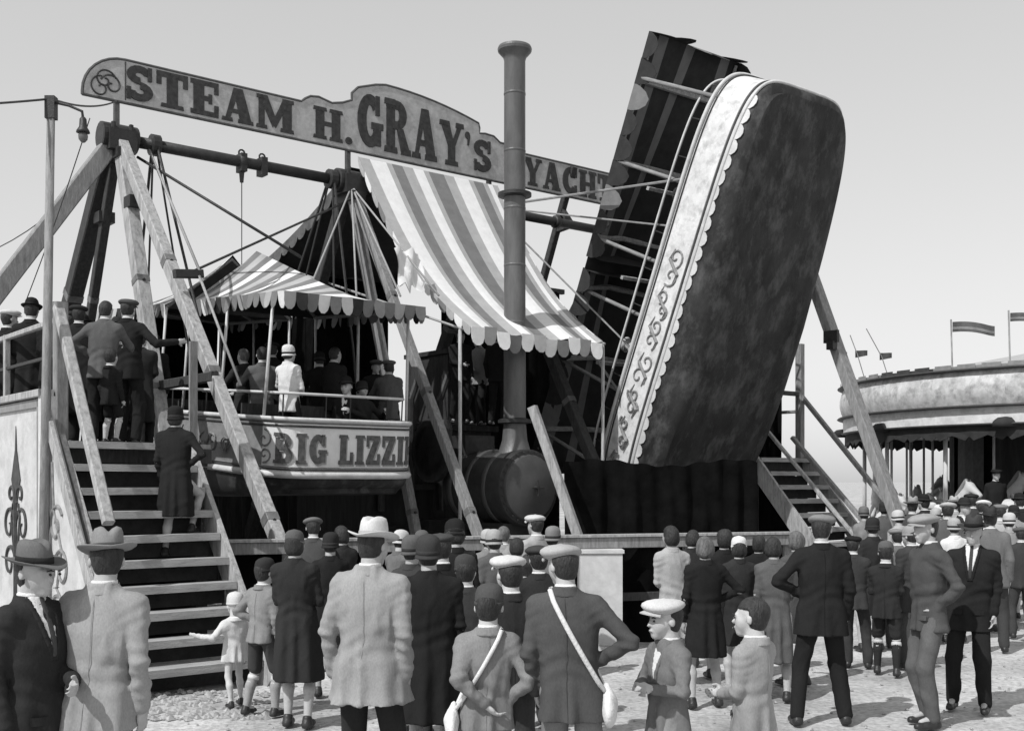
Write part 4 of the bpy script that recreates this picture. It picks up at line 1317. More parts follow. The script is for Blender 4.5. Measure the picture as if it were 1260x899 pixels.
# ------------------------------------------------------------------ engine, chimney, awning
def engine():
    t = thing('steam_engine', 'black steam engine with round smokebox and very tall chimney', 'steam engine', R(5.35, 2.6, 0))
    t.rotation_euler = (0, 0, math.atan2(U.y, U.x))
    # local: x along u, -y towards the viewer side
    zc_ = 1.9
    mb = MB(); mb.lathe([(.50, -.36), (.585, -.35), (.60, -.33), (.60, .5), (.58, .52), (.58, 1.15), (.3, 1.17)], 40, (0, 0, zc_), 'y')
    autosmooth(mb.build('boiler', M_iron, t), 40)
    mb = MB(); mb.lathe([(.03, -.50), (.09, -.49), (.25, -.47), (.42, -.43), (.50, -.40), (.52, -.36), (.52, -.34)], 40, (0, 0, zc_), 'y')
    autosmooth(mb.build('smokebox_door', M_door, t), 40)
    mb = MB(); mb.tube([(0, -.5, zc_), (0, -.58, zc_)], .03, 8); mb.tube([(-.12, -.57, zc_), (.12, -.57, zc_)], .014, 6); mb.tube([(0, -.57, zc_-.12), (0, -.57, zc_+.12)], .014, 6)
    mb.build('door_handle', M_iron, t)
    mb = MB()
    for i in range(28):
        a_ = i/28*2*math.pi
        mb.lathe([(.018, 0), (.018, .012), (.008, .02)], 6, (0.555*math.cos(a_), -.375, zc_ + .555*math.sin(a_)), 'z')
    mb.build('rivet', M_iron, t)
    mb = MB()
    for y_ in (.05, .5, .95): mb.lathe([(.6, y_-.05), (.615, y_-.04), (.615, y_+.04), (.6, y_+.05)], 40, (0, 0, zc_), 'y')
    mb.build('boiler_band', M_door, t, True)
    # chimney
    mb = MB(); mb.lathe([(.34, zc_+.42), (.26, zc_+.55), (.20, zc_+.75), (.178, zc_+1.0), (.170, zc_+3), (.168, 8.62), (.185, 8.68), (.23, 8.73), (.265, 8.77), (.272, 8.81), (.255, 8.85), (.16, 8.85), (.15, 8.6)], 28, (0, 0, 0))
    c = mb.build('chimney', M_stack, t); autosmooth(c, 30)
    for z_ in (2.95, 6.52):
        mb = MB(); mb.lathe([(.165, z_-.05), (.265, z_-.03), (.265, z_+.02), (.165, z_+.05)], 28, (0, 0, 0)); autosmooth(mb.build('chimney_collar', M_iron, c), 30)
    for z_ in np.arange(3.6, 8.7, .9):
        mb = MB(); mb.lathe([(.167, z_-.02), (.1735, z_-.015), (.1735, z_+.015), (.167, z_+.02)], 28, (0, 0, 0)); mb.build('chimney_seam', M_stack, c, True)
    # frame and wheels under the boiler
    mb = MB(); mb.box(-.55, -.3, .75, .55, 3.0, .95); mb.box(-.4, -.2, .9, .4, .5, 1.35); mb.box(-.4, 1.8, .9, .4, 2.4, 1.35); mb.build('chassis', M_iron, t)
    for sx in (-.72, .72):
        for y_ in (.2, 2.4):
            mb = MB(); mb.lathe([(.5, -.07), (.52, -.06), (.52, .06), (.5, .07), (.44, .07), (.44, -.07)], 24, (sx, y_, .52), 'x')
            w_ = mb.build('wheel', M_iron, t)
            mb = MB()
            for k in range(10):
                a_ = k/10*2*math.pi; mb.tube([(sx, y_, .52), (sx, y_+.45*math.cos(a_), .52+.45*math.sin(a_))], .02, 5)
            mb.build('spoke', M_iron, w_)
    # canopy-side flywheel, whistle
    mb = MB(); mb.lathe([(.48, -.06), (.52, -.05), (.52, .05), (.48, .06), (.42, .06), (.42, -.06)], 28, (-.75, 1.2, 2.5), 'x')
    for k in range(6):
        a_ = k/6*2*math.pi; mb.tube([(-.75, 1.2, 2.5), (-.75, 1.2+.45*math.cos(a_), 2.5+.45*math.sin(a_))], .025, 5)
    mb.build('flywheel', M_iron, t)
    mb = MB(); mb.box(-.3, .9, 2.4, .3, 1.6, 2.75); mb.lathe([(.12, 2.7), (.14, 2.9), (.1, 3.05)], 14, (0, 1.9, 0)); mb.build('cylinder_block', M_iron, t)
    return t
engine()

def awning():
    t = thing('engine_awning', 'large striped canvas awning sloping down behind the chimney', 'awning', R(4.0, 0, 4.0))
    t.rotation_euler = (0, 0, math.atan2(U.y, U.x))
    W_ = 2.95
    def near(s_, r):                                   # s_ across 0..1, r down the slope 0..1
        n_ = .12 + 2.95*r
        z_ = (7.42 - 3.15*r - 0.42*math.sin(r*math.pi)*1.0) - 4.0
        z_ += .035*math.sin(s_*math.pi*6)*r - .05*math.sin(s_*math.pi)*r
        return (.14*r + s_*(W_ - .30*r), -n_, z_)
    ns = 27; nr = 22
    pat = [1, 1, 0, 0, 0, 1, 2, 2, 1, 1, 0, 0, 1, 2, 2, 2, 1, 1, 0, 0, 0, 1, 2, 2, 1, 0, 1]
    mb = MB()
    for i in range(ns):
        mb.cur = pat[i]
        mb.sheet([[near(i/ns, r/nr) for r in range(nr+1)], [near((i+1)/ns, r/nr) for r in range(nr+1)]])
        mb.sheet([[(lambda p: (p[0], p[1]+.008, p[2]-.01))(near((i+1)/ns, r/nr)) for r in range(nr+1)], [(lambda p: (p[0], p[1]+.008, p[2]-.01))(near(i/ns, r/nr)) for r in range(nr+1)]])
    mb.build('near_slope', None, t, True, [M_can_w, M_can_m, M_can_d])
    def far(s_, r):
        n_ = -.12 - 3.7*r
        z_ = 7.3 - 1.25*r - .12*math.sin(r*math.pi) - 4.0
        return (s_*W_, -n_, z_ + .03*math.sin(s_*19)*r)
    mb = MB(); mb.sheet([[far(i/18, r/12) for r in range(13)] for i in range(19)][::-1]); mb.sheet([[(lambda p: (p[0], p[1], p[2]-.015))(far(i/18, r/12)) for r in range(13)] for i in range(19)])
    mb.build('far_slope', M_can_b, t, True)  # far slope all black, the shade under it put into the canvas colour
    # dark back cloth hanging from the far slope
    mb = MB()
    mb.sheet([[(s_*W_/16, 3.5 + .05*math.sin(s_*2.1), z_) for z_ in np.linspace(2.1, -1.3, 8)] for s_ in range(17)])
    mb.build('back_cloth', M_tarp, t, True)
    # flaps: near eave, the side edges
    mb = MB()
    fl = [(0, .02), (0, -.13), (.12, -.21), (.35, -.25), (.65, -.25), (.88, -.21), (1, -.13), (1, .02)]
    n_ = 11
    for i in range(n_):
        a_, b_ = near(i/n_, 1), near((i+1)/n_, 1)
        mb.cur = (0, 1, 0, 2)[i % 4]
        mb.prism(fl, lambda p, q_, tt: (a_[0]+(b_[0]-a_[0])*p, a_[1]-tt - .02*math.sin(i*2.3)*q_*8, a_[2]+q_), .0, .01)
    for sx in (0, 1):
        k = 15
        for i in range(k):
            a_, b_ = near(sx, i/k), near(sx, (i+1)/k)
            mb.cur = (1, 0, 1, 2)[i % 4]
            mb.prism([(p, q_*.55) for p, q_ in fl], lambda p, q_, tt: (a_[0] + (tt if sx else -tt), a_[1]+(b_[1]-a_[1])*p, a_[2]+(b_[2]-a_[2])*p + q_), .0, .01)
    mb.build('near_valance', None, t, False, [M_can_w, M_can_m, M_can_d])
    mb = MB()
    for sx in (0, 1):
        k = 12
        for i in range(k):
            a_, b_ = far(sx, i/k), far(sx, (i+1)/k)
            mb.prism([(p, q_*.9) for p, q_ in fl], lambda p, q_, tt: (a_[0] + (tt if sx else -tt), a_[1]+(b_[1]-a_[1])*p, a_[2]+(b_[2]-a_[2])*p + q_), .0, .01)
    k = 12
    for i in range(k):
        a_, b_ = far(i/k, 1), far((i+1)/k, 1)
        mb.prism(fl, lambda p, q_, tt: (a_[0]+(b_[0]-a_[0])*p, a_[1]+tt, a_[2]+q_), .0, .01)
    mb.build('far_valance', mat('valance_grey', .09, .5, 5, .9), t)
    # eave poles and ropes
    for sx in (.02, W_-.02):
        mb = MB(); mb.tube([(sx, -2.95, .25), (sx, -2.95, -4.0)], .028, 7); mb.build('eave_pole', M_wood_l, t, True)
        mb = MB(); mb.tube([(sx, -3.0, .25), (sx, 3.0, 2.1)], .02, 6); mb.build('guy_rope', M_rope, t)
    return t
awning()
# pale loose cloth at the foot of the awning's left edge
def gable_cloth():
    pts = []
    p0 = RU(493, 1.4, 0); 
    mb = MB()
    g = []
    for i in range(7):
        row = []
        for j in range(9):
            u_ = 3.45 + .075*i; n_ = 2.05 + .05*math.sin(i*1.9+j*.6) + .02*j
            wob = .10*math.sin(i*2.4)*(j/8)
            row.append(tuple(R(u_, n_, 5.52 - j*.075 + (wob if j > 5 else 0) + .05*math.sin(i*2.0)*(1 if j < 2 else 0))))
        g.append(row)
    mb.sheet(g); mb.sheet([[(p[0]+.01, p[1]+.012, p[2]) for p in r] for r in g[::-1]])
    o = mb.build('loose_cloth', M_can_w, None, True)
    tag(o, 'crumpled white cloth tied beside the left edge of the striped awning', 'cloth')
gable_cloth()
# ------------------------------------------------------------------ stairs and platforms
RZ = math.atan2(U.y, U.x)
PZ = 2.42
def staircase(u0, u1, n0, n1, label, side_rails, nst=10):
    """u0..u1 wide; n0 = top edge, n1 = foot"""
    t = thing('staircase', label, 'steps', R((u0+u1)/2, n1, 0)); t.rotation_euler = (0, 0, RZ)
    W2 = (u1-u0)/2; run = n1-n0
    rise = PZ/nst
    me_t = me_r = None
    rr = random.Random(int(u0*10))
    for i in range(nst):
        z_ = rise*(i+1); y_ = run*i/(nst-1)*.93
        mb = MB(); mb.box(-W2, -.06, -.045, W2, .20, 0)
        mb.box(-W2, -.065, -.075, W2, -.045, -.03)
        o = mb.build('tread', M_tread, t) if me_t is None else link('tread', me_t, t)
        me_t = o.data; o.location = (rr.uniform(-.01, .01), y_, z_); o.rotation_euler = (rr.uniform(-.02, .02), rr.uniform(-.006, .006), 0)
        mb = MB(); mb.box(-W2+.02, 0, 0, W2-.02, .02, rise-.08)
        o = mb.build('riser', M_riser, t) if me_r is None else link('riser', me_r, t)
        me_r = o.data; o.location = (0, y_+.20, z_-rise+.0)
    for sx in (-1, 1):
        mb = MB(); mb.beam((sx*(W2+.035), -.12, -.02), (sx*(W2+.035), run+.02, PZ-.02), .06, .30, .1, up=(0, 0, 1)); mb.build('stringer', M_wood_l, t)
    for (x_, ya, za, yb, zb, w_, m_) in side_rails:
        mb = MB(); mb.beam((x_, ya, za), (x_, yb, zb), w_, w_*.8, .3); mb.build('hand_rail', m_, t)
    return t
# y (local) = n1 - n
staircase(-2.12, -.8, 4.24, 6.15, 'steep left flight of worn wooden steps with a woman climbing it',
          [(-.66, .55, 1.6, 2.05, 3.85, .11, M_wood_l)])
st = staircase(9.95, 11.35, 3.6, 5.55, 'right flight of wooden steps beside the dark hull, with pale slanting rails',
          [(-.36, -.15, .85, 2.1, 3.1, .07, M_wood_l), (.36, -.3, .6, 1.9, 2.8, .09, M_wood_g)])

def platform(u0, u1, n0, n1, label, posts, rails):
    t = thing('platform', label, 'platform', R((u0+u1)/2, (n0+n1)/2, 0)); t.rotation_euler = (0, 0, RZ)
    W2, D2 = (u1-u0)/2, (n1-n0)/2
    me_ = None
    k = int((n1-n0)/.22)
    for i in range(k):
        mb = MB(); mb.box(-W2, -.105, -.05, W2, .105, 0)
        o = mb.build('plank', M_wood_g, t) if me_ is None else link('plank', me_, t)
        me_ = o.data; o.location = (0, -D2 + .11 + i*.22, PZ - .003*(i % 3))
    mb = MB()
    for x_ in (-W2+.1, 0, W2-.1): mb.box(x_-.06, -D2, PZ-.25, x_+.06, D2, PZ-.06)
    mb.box(-W2, -D2-.02, PZ-.22, W2, -D2+.03, PZ-.055)
    for x_ in (-W2+.1, W2-.1):
        for y_ in (-D2+.1, 0, D2-.1): mb.box(x_-.07, y_-.07, 0, x_+.07, y_+.07, PZ-.26)
    mb.build('joist', M_wood_d, t)
    for (u_, n_, z0, z1, w_, m_) in posts:
        mb = MB(); mb.beam((u_-(u0+u1)/2, -(n_-(n0+n1)/2), z0), (u_-(u0+u1)/2, -(n_-(n0+n1)/2), z1), w_, w_, .2); mb.build('post', m_, t)
    for a_, b_, w_, m_ in rails:
        f_ = lambda p: (p[0]-(u0+u1)/2, -(p[1]-(n0+n1)/2), p[2])
        mb = MB(); mb.beam(f_(a_), f_(b_), w_, w_, .3); mb.build('rail', m_, t)
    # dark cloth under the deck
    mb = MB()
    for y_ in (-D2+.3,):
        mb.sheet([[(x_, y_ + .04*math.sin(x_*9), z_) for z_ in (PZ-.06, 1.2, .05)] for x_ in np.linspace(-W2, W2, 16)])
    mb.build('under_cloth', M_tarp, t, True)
    return t
platform(-2.2, -.45, -3.4, 4.2, 'raised left boarding platform crowded with people above the steps',
         [(-2.1, 2.1, PZ, 3.75, .07, M_wood_l), (-2.1, .2, PZ, 3.75, .07, M_wood_l), (-2.1, 4.1, 0, 3.9, .13, M_wood_g), (-.62, 4.1, PZ, 3.6, .08, M_wood_g)],
         [((-2.1, 4.1, 3.72), (-2.1, -3.2, 3.72), .06, M_wood_l), ((-2.1, 4.1, 3.35), (-2.1, -3.2, 3.35), .04, M_iron)])
platform(9.98, 11.6, -3.0, 3.6, 'raised right boarding platform beyond the dark hull, with grey post and rail',
         [(11.5, 3.45, PZ, 4.55, .13, M_wood_g), (10.05, 3.45, PZ, 3.9, .08, M_wood_g)],
         [((10.0, 3.45, 3.62), (11.5, 3.45, 3.62), .08, M_wood_d), ((11.5, 3.45, 3.62), (11.5, 5.9, 0.95), .08, M_wood_g), ((11.5, 3.5, 3.3), (11.5, -2.9, 3.3), .06, M_wood_g)])
# descending dark rail from the right post
# ------------------------------------------------------------------ decorated side panels of the left steps
def side_panels():
    t = thing('decorated_panel', 'white painted side boarding with dark spearhead and scroll motif at far left', 'panel', R(-2.24, 4.1, 0)); t.rotation_euler = (0, 0, RZ)
    # local: y = 4.1 - n, outer face looks to -x
    z0, z1 = .25, 2.88
    bays = [(.06, 1.92), (2.0, 3.9), (3.98, 5.9)]
    for (a, b) in bays:
        mb = MB(); mb.box(-.03, a, z0, .03, b, z1); mb.build('board', M_panel, t)
        mb = MB()
        for (p, q_) in (((a, z1-.05), (b, z1-.05)), ((a, z0+.05), (b, z0+.05)), ((a+.05, z0), (a+.05, z1)), ((b-.05, z0), (b-.05, z1))):
            mb.beam((-.045, p[0], p[1]), (-.045, q_[0], q_[1]), .09 if abs(p[0]-q_[0]) < .01 else .03, .03 if abs(p[0]-q_[0]) < .01 else .09, .2)
        mb.build('frame', M_mid, t)
        c = (a+b)/2
        f_ = lambda p, q_, tt: (-.033 - tt, c - p, q_)
        mb = MB()
        mb.prism([(-.04, 1.75), (.04, 1.75), (.17, 2.02), (.03, 2.35), (0, 2.62), (-.03, 2.35), (-.17, 2.02)], f_, 0, .008)
        mb.tube([f_(0, 1.9, .004), f_(0, .55, .004)], .028, 6)
        for sg in (-1, 1):
            for (cx, cz, r_, a0, tn) in ((.24, 1.50, .21, math.pi, 1.2), (.22, 1.08, .20, math.pi, 1.25), (.17, 1.84, .13, math.pi*1.2, 1.0)):
                mb.tube([f_(sg*x, z, .006) for x, z in [(sg*(0) if False else p[0], p[1]) for p in scroll(cx, cz, r_, tn, a0, -1)]], [.022 - .010*i/26 for i in range(27)], 5)
            mb.tube([f_(sg*x, z, .004) for x, z in ((0, 1.05), (.1, 1.35), (.16, 1.6), (.10, 1.75))], .016, 5)
        mb.build('spear_motif', M_dark_paint, t)
    mb = MB(); mb.beam((-.02, -.04, z1+.05), (-.02, 6.0, z1+.05), .16, .08); mb.build('cap_rail', M_wood_l, t)
    for y_ in (0.0, 1.96, 3.94):
        mb = MB(); mb.box(-.075, y_-.045, 0, .075, y_+.045, z1+.02); mb.build('post', M_mid if y_ else M_cream, t)
    # triangular side of the steps
    t2 = thing('stair_side_panel', 'triangular white side board of the left steps with carved scrolls', 'panel', R(-2.24, 4.2, 0)); t2.rotation_euler = (0, 0, RZ)
    f_ = lambda p, q_, tt: (-.03 - tt, -p, q_)
    mb = MB(); mb.prism([(.0, .05), (2.0, .05), (2.0, .22), (.0, 2.75)], f_, 0, -.05); mb.build('board', M_panel, t2)
    mb = MB(); mb.beam((-.045, .02, 2.78), (-.045, -2.02, .2), .14, .05, .2, up=(1, 0, 0)); mb.build('edge_rail', M_wood_l, t2)
    mb = MB()
    for (cx, cz, r_, a0, tn, sg) in ((.32, 1.55, .2, .5, 1.3, 1), (.5, 1.1, .22, 3.4, 1.3, -1), (.35, .62, .22, .5, 1.3, 1), (.95, .6, .2, 2.5, 1.3, -1), (1.35, .38, .13, 1, 1.2, 1)):
        mb.tube([f_(x, z, .005) for x, z in scroll(cx, cz, r_, tn, a0, sg)], .02, 5)
    mb.tube([f_(x, z, .004) for x, z in ((.2, 2.2), (.25, 1.7), (.5, 1.3), (.35, .9), (.8, .6), (1.5, .3))], .018, 5)
    mb.build('scroll_ornament', M_ornament, t2)
side_panels()

# ------------------------------------------------------------------ lamp pole and wires
lp = thing('lamp_pole', 'thin pale pole at far left with a small hooked lamp at its top', 'lamp pole', R(-2.36, 4.32, 0))
mb = MB(); mb.tube([(0, 0, 0), (.05, 0, 2.9), (.10, .0, 5.95)], [.055, .048, .04], 10); mb.build('pole', M_wood_g, lp, True)
mb = MB(); mb.box(.05, -.05, 5.74, .15, .05, 5.97); mb.build('clamp', M_iron, lp)
mb = MB(); mb.tube([(.1, 0, 5.92), (.28, 0, 5.88), (.42, 0, 5.82), (.43, 0, 5.74)], .015, 6); mb.build('lamp_arm', M_iron, lp)
mb = MB(); mb.lathe([(.02, 5.76), (.035, 5.74), (.04, 5.66), (.065, 5.62), (.07, 5.6), (.05, 5.6)], 12, (.43, 0, 0)); ls = mb.build('lamp_holder', M_iron, lp, True)
mb = MB(); mb.lathe([(.03, 5.61), (.05, 5.57), (.045, 5.53), (.02, 5.50), (.004, 5.495)], 12, (.43, 0, 0)); mb.build('bulb', M_glass, ls, True)
def wire(a, b, sag, label, r=.012, m=M_wire):
    a = Vector(a); b = Vector(b)
    pts = [a.lerp(b, i/14) - Vector((0, 0, sag*4*(i/14)*(1-i/14))) for i in range(15)]
    mb = MB(); mb.tube(pts, r, 5); o = mb.build('wire', m, None, True); tag(o, label, 'wire')
pt = R(-2.36, 4.32, 5.95) + Vector((.1, 0, 0))
wire(G(-140, 10.5, 5.45), pt, .02, 'wire coming in from the left edge to the lamp pole top')
wire(pt, R(0, 0, 7.55), .08, 'wire from the lamp pole top to the foot of the long sign')
wire(pt + Vector((.4, 0, -.2)), R(-2.2, 3.2, 4.0), .05, 'thin slanting flex hanging below the hooked lamp', .006)
wire(G(-120, 16, 5.0), R(0, 0, 6.9), .5, 'slack thin rope sagging in from the left behind the lamp pole', .008)
# stay bars above the first boat
def bar(a, b, r, m, label, nm='stay_rod'):
    mb = MB(); mb.tube([a, b], r, 7); o = mb.build(nm, m, None, True); tag(o, label, 'rod'); return o
bar(R(.25, .1, AX-.25), R(1.9, 2.0, 5.2), .022, M_iron, 'dark diagonal rod from the leftmost tower head down to the boat canopy')
bar(R(.15, 2.35, 4.75), R(3.6, 0.3, 6.55), .018, M_iron, 'thin dark rod rising from the left bracket to the middle tower')
o = MB().beam(R(-.12, 2.35, 4.68), R(.26, 2.35, 4.72), .11, .11).build('bracket', M_iron, None); tag(o, 'short dark bracket clamped across the pale left tower leg', 'bracket')
bar(R(.45, .05, AX-.1), R(.2, 2.4, 4.75), .02, M_rope, 'pale knotted rope from the axle to the left bracket', 'rope')
bar(R(.2, 2.4, 4.68), R(.35, 3.3, 3.2), .018, M_rope, 'pale knotted rope hanging under the left bracket', 'rope')
for k_, (u_, n_, lab) in enumerate(((3.6, 3.0, 'pale rope fanning down from the middle tower, nearest the awning'), (3.2, 2.6, 'pale rope fanning down from the middle tower, second from the awning'),
                                    (2.7, 2.2, 'pale rope fanning down from the middle tower, third from the awning'), (2.2, 1.6, 'pale rope fanning down from the middle tower, farthest from the awning'))):
    bar(R(3.85, .15, AX-.1), R(u_, n_, 4.7), .016, M_rope, lab, 'rope')
# ------------------------------------------------------------------ barrier along the front of the ride
A_ = G(272, 12.45); B_ = G(976, 14.5)
dirb = (B_-A_).normalized(); nb = Vector((dirb.y, -dirb.x, 0))
fr = thing('barrier', 'long weathered timber barrier rail across the front of the ride', 'barrier', A_)
fr.rotation_euler = (0, 0, math.atan2(dirb.y, dirb.x))
LB = (B_-A_).length
mb = MB(); mb.beam((0, 0, 1.26), (LB, 0, 1.26), .07, .13, .15); mb.build('rail', M_wood_g, fr)
mb = MB(); mb.beam((-.02, 0, 1.345), (LB+.02, 0, 1.345), .12, .035, .15); mb.build('cap_rail', M_wood_l, fr)
mb = MB(); mb.beam((0, 0, .6), (LB, 0, .6), .05, .1, .15); mb.build('rail', M_wood_d, fr)
for i in range(6):
    mb = MB(); mb.beam((.06 + (LB-.12)*i/5, .07, 0), (.06 + (LB-.12)*i/5, .07, 1.33), .09, .09); mb.build('post', M_wood_g, fr)
mb = MB()
mb.sheet([[(x_, .16 + .05*math.sin(x_*7)+.03*math.sin(x_*17), z_) for z_ in (1.2, .8, .4, .02)] for x_ in np.linspace(.05, LB-.05, 120)])
mb.build('skirt_cloth', M_tarp, fr, True)
# added dark cloth below the raised boat, boarding behind; both stand in for shadow
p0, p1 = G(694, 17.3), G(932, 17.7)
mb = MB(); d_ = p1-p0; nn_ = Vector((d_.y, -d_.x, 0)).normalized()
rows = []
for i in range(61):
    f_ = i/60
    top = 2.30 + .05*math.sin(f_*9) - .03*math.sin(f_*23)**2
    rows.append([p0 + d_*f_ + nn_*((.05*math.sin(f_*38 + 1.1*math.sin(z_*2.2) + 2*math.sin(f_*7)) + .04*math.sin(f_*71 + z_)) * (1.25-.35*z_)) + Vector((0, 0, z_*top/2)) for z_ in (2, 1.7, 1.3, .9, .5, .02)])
mb.sheet(rows); o = mb.build('tarpaulin', M_tarp, None, True); tag(o, 'added dark tarpaulin standing in for the shadow below the raised hull', 'tarpaulin')
bw_t = thing('shade_boarding', 'added dark boarding at the far side of the ride, standing in for shadow', 'boarding', R(-.4, -3.75, 0)); bw_t.rotation_euler = (0, 0, RZ)
me_ = None
for i in range(44):
    mb = MB(); mb.box(0, -.02, 0, .235, .02, 2.5)
    o = mb.build('board', M_tarp_g, bw_t) if me_ is None else link('board', me_, bw_t)
    me_ = o.data; o.location = (i*.245, .008*(i % 3), .03*((i*7) % 4))
mb = MB(); mb.box(0, .03, 2.2, 10.8, .1, 2.32); mb.box(0, .03, .6, 10.8, .1, .72); mb.build('ledger', M_wood_d, bw_t)
# dark engine-house boards behind the engine, and centre machinery
eh = thing('engine_housing', 'dark box housing and machinery behind the smokebox', 'housing', R(5.4, -.4, 0)); eh.rotation_euler = (0, 0, RZ)
mb = MB()
mb.box(-1.3, -.6, 0, 1.35, 1.8, 2.9); mb.box(-1.4, -.7, 2.9, 1.45, 1.9, 3.0); mb.build('cab', M_tarp_g, eh)
mb = MB(); mb.box(.6, -.3, 3.0, 1.4, 1.0, 4.3); mb.box(.55, -.35, 4.3, 1.45, 1.05, 4.38); mb.build('machine_case', M_tarp_g, eh)
mb = MB()
for x_ in (-1.1, -.5, .1): mb.tube([(x_, -.75, 1.5), (x_, -.75, 3.4), (x_+.2, -.75, 3.9)], .06, 8)
for z_ in (1.2, 1.9, 2.6): mb.beam((-1.3, -.68, z_), (1.35, -.68, z_), .08, .1)
mb.build('steam_pipe', M_iron, eh)
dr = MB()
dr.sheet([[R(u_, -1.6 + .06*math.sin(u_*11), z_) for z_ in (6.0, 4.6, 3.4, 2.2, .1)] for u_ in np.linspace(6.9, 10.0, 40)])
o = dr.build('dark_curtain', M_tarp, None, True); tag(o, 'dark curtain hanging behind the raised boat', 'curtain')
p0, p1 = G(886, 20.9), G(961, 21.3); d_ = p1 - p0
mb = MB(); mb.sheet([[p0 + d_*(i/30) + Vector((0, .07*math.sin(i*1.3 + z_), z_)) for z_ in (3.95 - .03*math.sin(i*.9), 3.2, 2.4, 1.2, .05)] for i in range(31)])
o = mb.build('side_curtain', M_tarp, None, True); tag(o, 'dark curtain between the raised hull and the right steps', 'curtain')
# a cross beam that carries the curtain
o = MB().beam(R(6.85, -1.6, 6.02), R(10.1, -1.6, 6.02), .1, .1).build('curtain_pole', M_wood_d, None); tag(o, 'dark pole carrying the curtain behind the raised boat', 'pole')
# pale board in front of the barrier
pb = thing('pale_box', 'pale upright box standing against the barrier behind the satchel youth', 'box', G(740, 13.45))
mb = MB(); mb.box(-.25, 0, .06, .25, .30, 1.15); mb.build('side_board', M_cream, pb)
for z0_, z1_ in ((1.15, 1.19), (0, .055)):
    mb = MB(); mb.box(-.27, -.02, z0_, .27, .32, z1_); mb.build('edge_board', M_cream, pb)

# ------------------------------------------------------------------ the roundabout at the right
CC = Vector((12.5, 25.0, 0)); CR = 5.0
def roundabout():
    t = thing('roundabout', 'galloper roundabout at right with painted rounding boards and dark fringe', 'roundabout', CC)
    nseg = 22
    rr = random.Random(4)
    mfr = mat('frieze_paint', .52, .35, 3.2, .6, .1, 20, dirt=.75, dscale=4.5, dcol=.16)
    mfr2 = mat('frieze_pale', .62, .2, 4, .6, .1, 20, dirt=.5, dscale=5, dcol=.35)
    for i in range(nseg):
        a0 = 2*math.pi*i/nseg; a1 = 2*math.pi*(i+1)/nseg
        P = lambda a, r, z: (r*math.cos(a), r*math.sin(a), z)
        mb = MB()
        k = 6
        for r_, z0, z1 in ((CR, 3.42, 4.12),):
            g = [[P(a0+(a1-a0)*j/k, r_ + .10*math.sin(f_*math.pi)-.10*f_*0, z0+(z1-z0)*f_) for f_ in np.linspace(0, 1, 6)] for j in range(k+1)]
            mb.sheet(g)
        b = mb.build('rounding_board', mfr, t, True)
        mb = MB()
        am = (a0+a1)/2
        mb = MB(); mb.sheet([[P(a0+(a1-a0)*j/k, CR+.02, z) for z in (3.08, 3.40)] for j in range(k+1)]); mb.build('lower_board', mfr2, b, True)
        # crest: dark cresting pieces with gaps
        mb = MB()
        mb.sheet([[P(a0+(a1-a0)*j/k, CR+.06, z) for z in (4.10, 4.20)] for j in range(k+1)])
        for j in range(3):
            aa = a0+(a1-a0)*(j+.1)/3; ab = a0+(a1-a0)*(j+.85)/3
            mb.sheet([[P(aa+(ab-aa)*q/3, CR+.08, z) for z in (4.13, 4.235)] for q in range(4)])
        mb.build('cresting', M_mid if i % 3 else M_dark_paint, b)
        mb = MB()
        for j in range(2):
            aa = a0+(a1-a0)*j/2; ab = a0+(a1-a0)*(j+1)/2
            pr = [(0, 0), (0, -.22), (.12, -.30), (.5, -.20), (.88, -.30), (1, -.22), (1, 0)]
            mb.prism(pr, lambda p, q, tt: P(aa+(ab-aa)*p, CR-.02-tt, 3.08+q), 0, .02)
        mb.build('fringe', M_can_b, t)
        if i % 2 == 0:
            mb = MB(); mb.lathe([(.28, 0), (.26, .10), (.17, .17), (.04, .19)], 14, P(a0, CR+.0, 3.02), 'z', 1, .5); mb.build('dark_shade', M_can_b, b, True)
    mb = MB()
    mb.lathe([(CR+.12, 3.40), (CR+.16, 3.42), (CR+.12, 3.45)], 66); mb.lathe([(CR+.1, 4.10), (CR+.15, 4.12), (CR+.1, 4.15)], 66); mb.lathe([(CR+.05, 3.06), (CR+.09, 3.08), (CR+.05, 3.1)], 66)
    mb.build('cornice', M_dark_paint, t, True)
    mb = MB(); mb.lathe([(CR+.1, 4.14), (3.4, 4.4), (1.5, 4.75), (.3, 5.0), (.02, 5.05)], 44); mb.build('roof', M_can_m, t, True)
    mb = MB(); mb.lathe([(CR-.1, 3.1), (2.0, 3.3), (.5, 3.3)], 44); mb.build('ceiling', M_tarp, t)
    mb = MB(); mb.lathe([(CR-.25, .45), (CR-.2, .47), (CR-.2, .62), (.5, .62)], 44); mb.build('platform_ring', M_wood_g, t)
    mb = MB(); mb.lathe([(CR-.3, .05), (CR-.3, .45)], 44); mb.build('skirt', M_mid, t)
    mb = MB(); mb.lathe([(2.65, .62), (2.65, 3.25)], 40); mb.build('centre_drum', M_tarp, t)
    for i in range(14):
        a0 = 2*math.pi*i/14; a1 = 2*math.pi*(i+.8)/14
        mb = MB(); mb.sheet([[(2.7*math.cos(a), 2.7*math.sin(a), z) for z in (.62, 1.4, 2.3, 3.2)] for a in np.linspace(a0, a1, 4)]); mb.build('centre_panel', M_dark_paint if i % 2 else M_tarp_g, t)
    for i in range(16):
        a = 2*math.pi*(i+.4)/16
        mb = MB(); mb.tube([(4.55*math.cos(a), 4.55*math.sin(a), .6), (4.55*math.cos(a), 4.55*math.sin(a), 3.15)], .045, 8); mb.build('pole', M_cream, t, True)
    return t
roundabout()
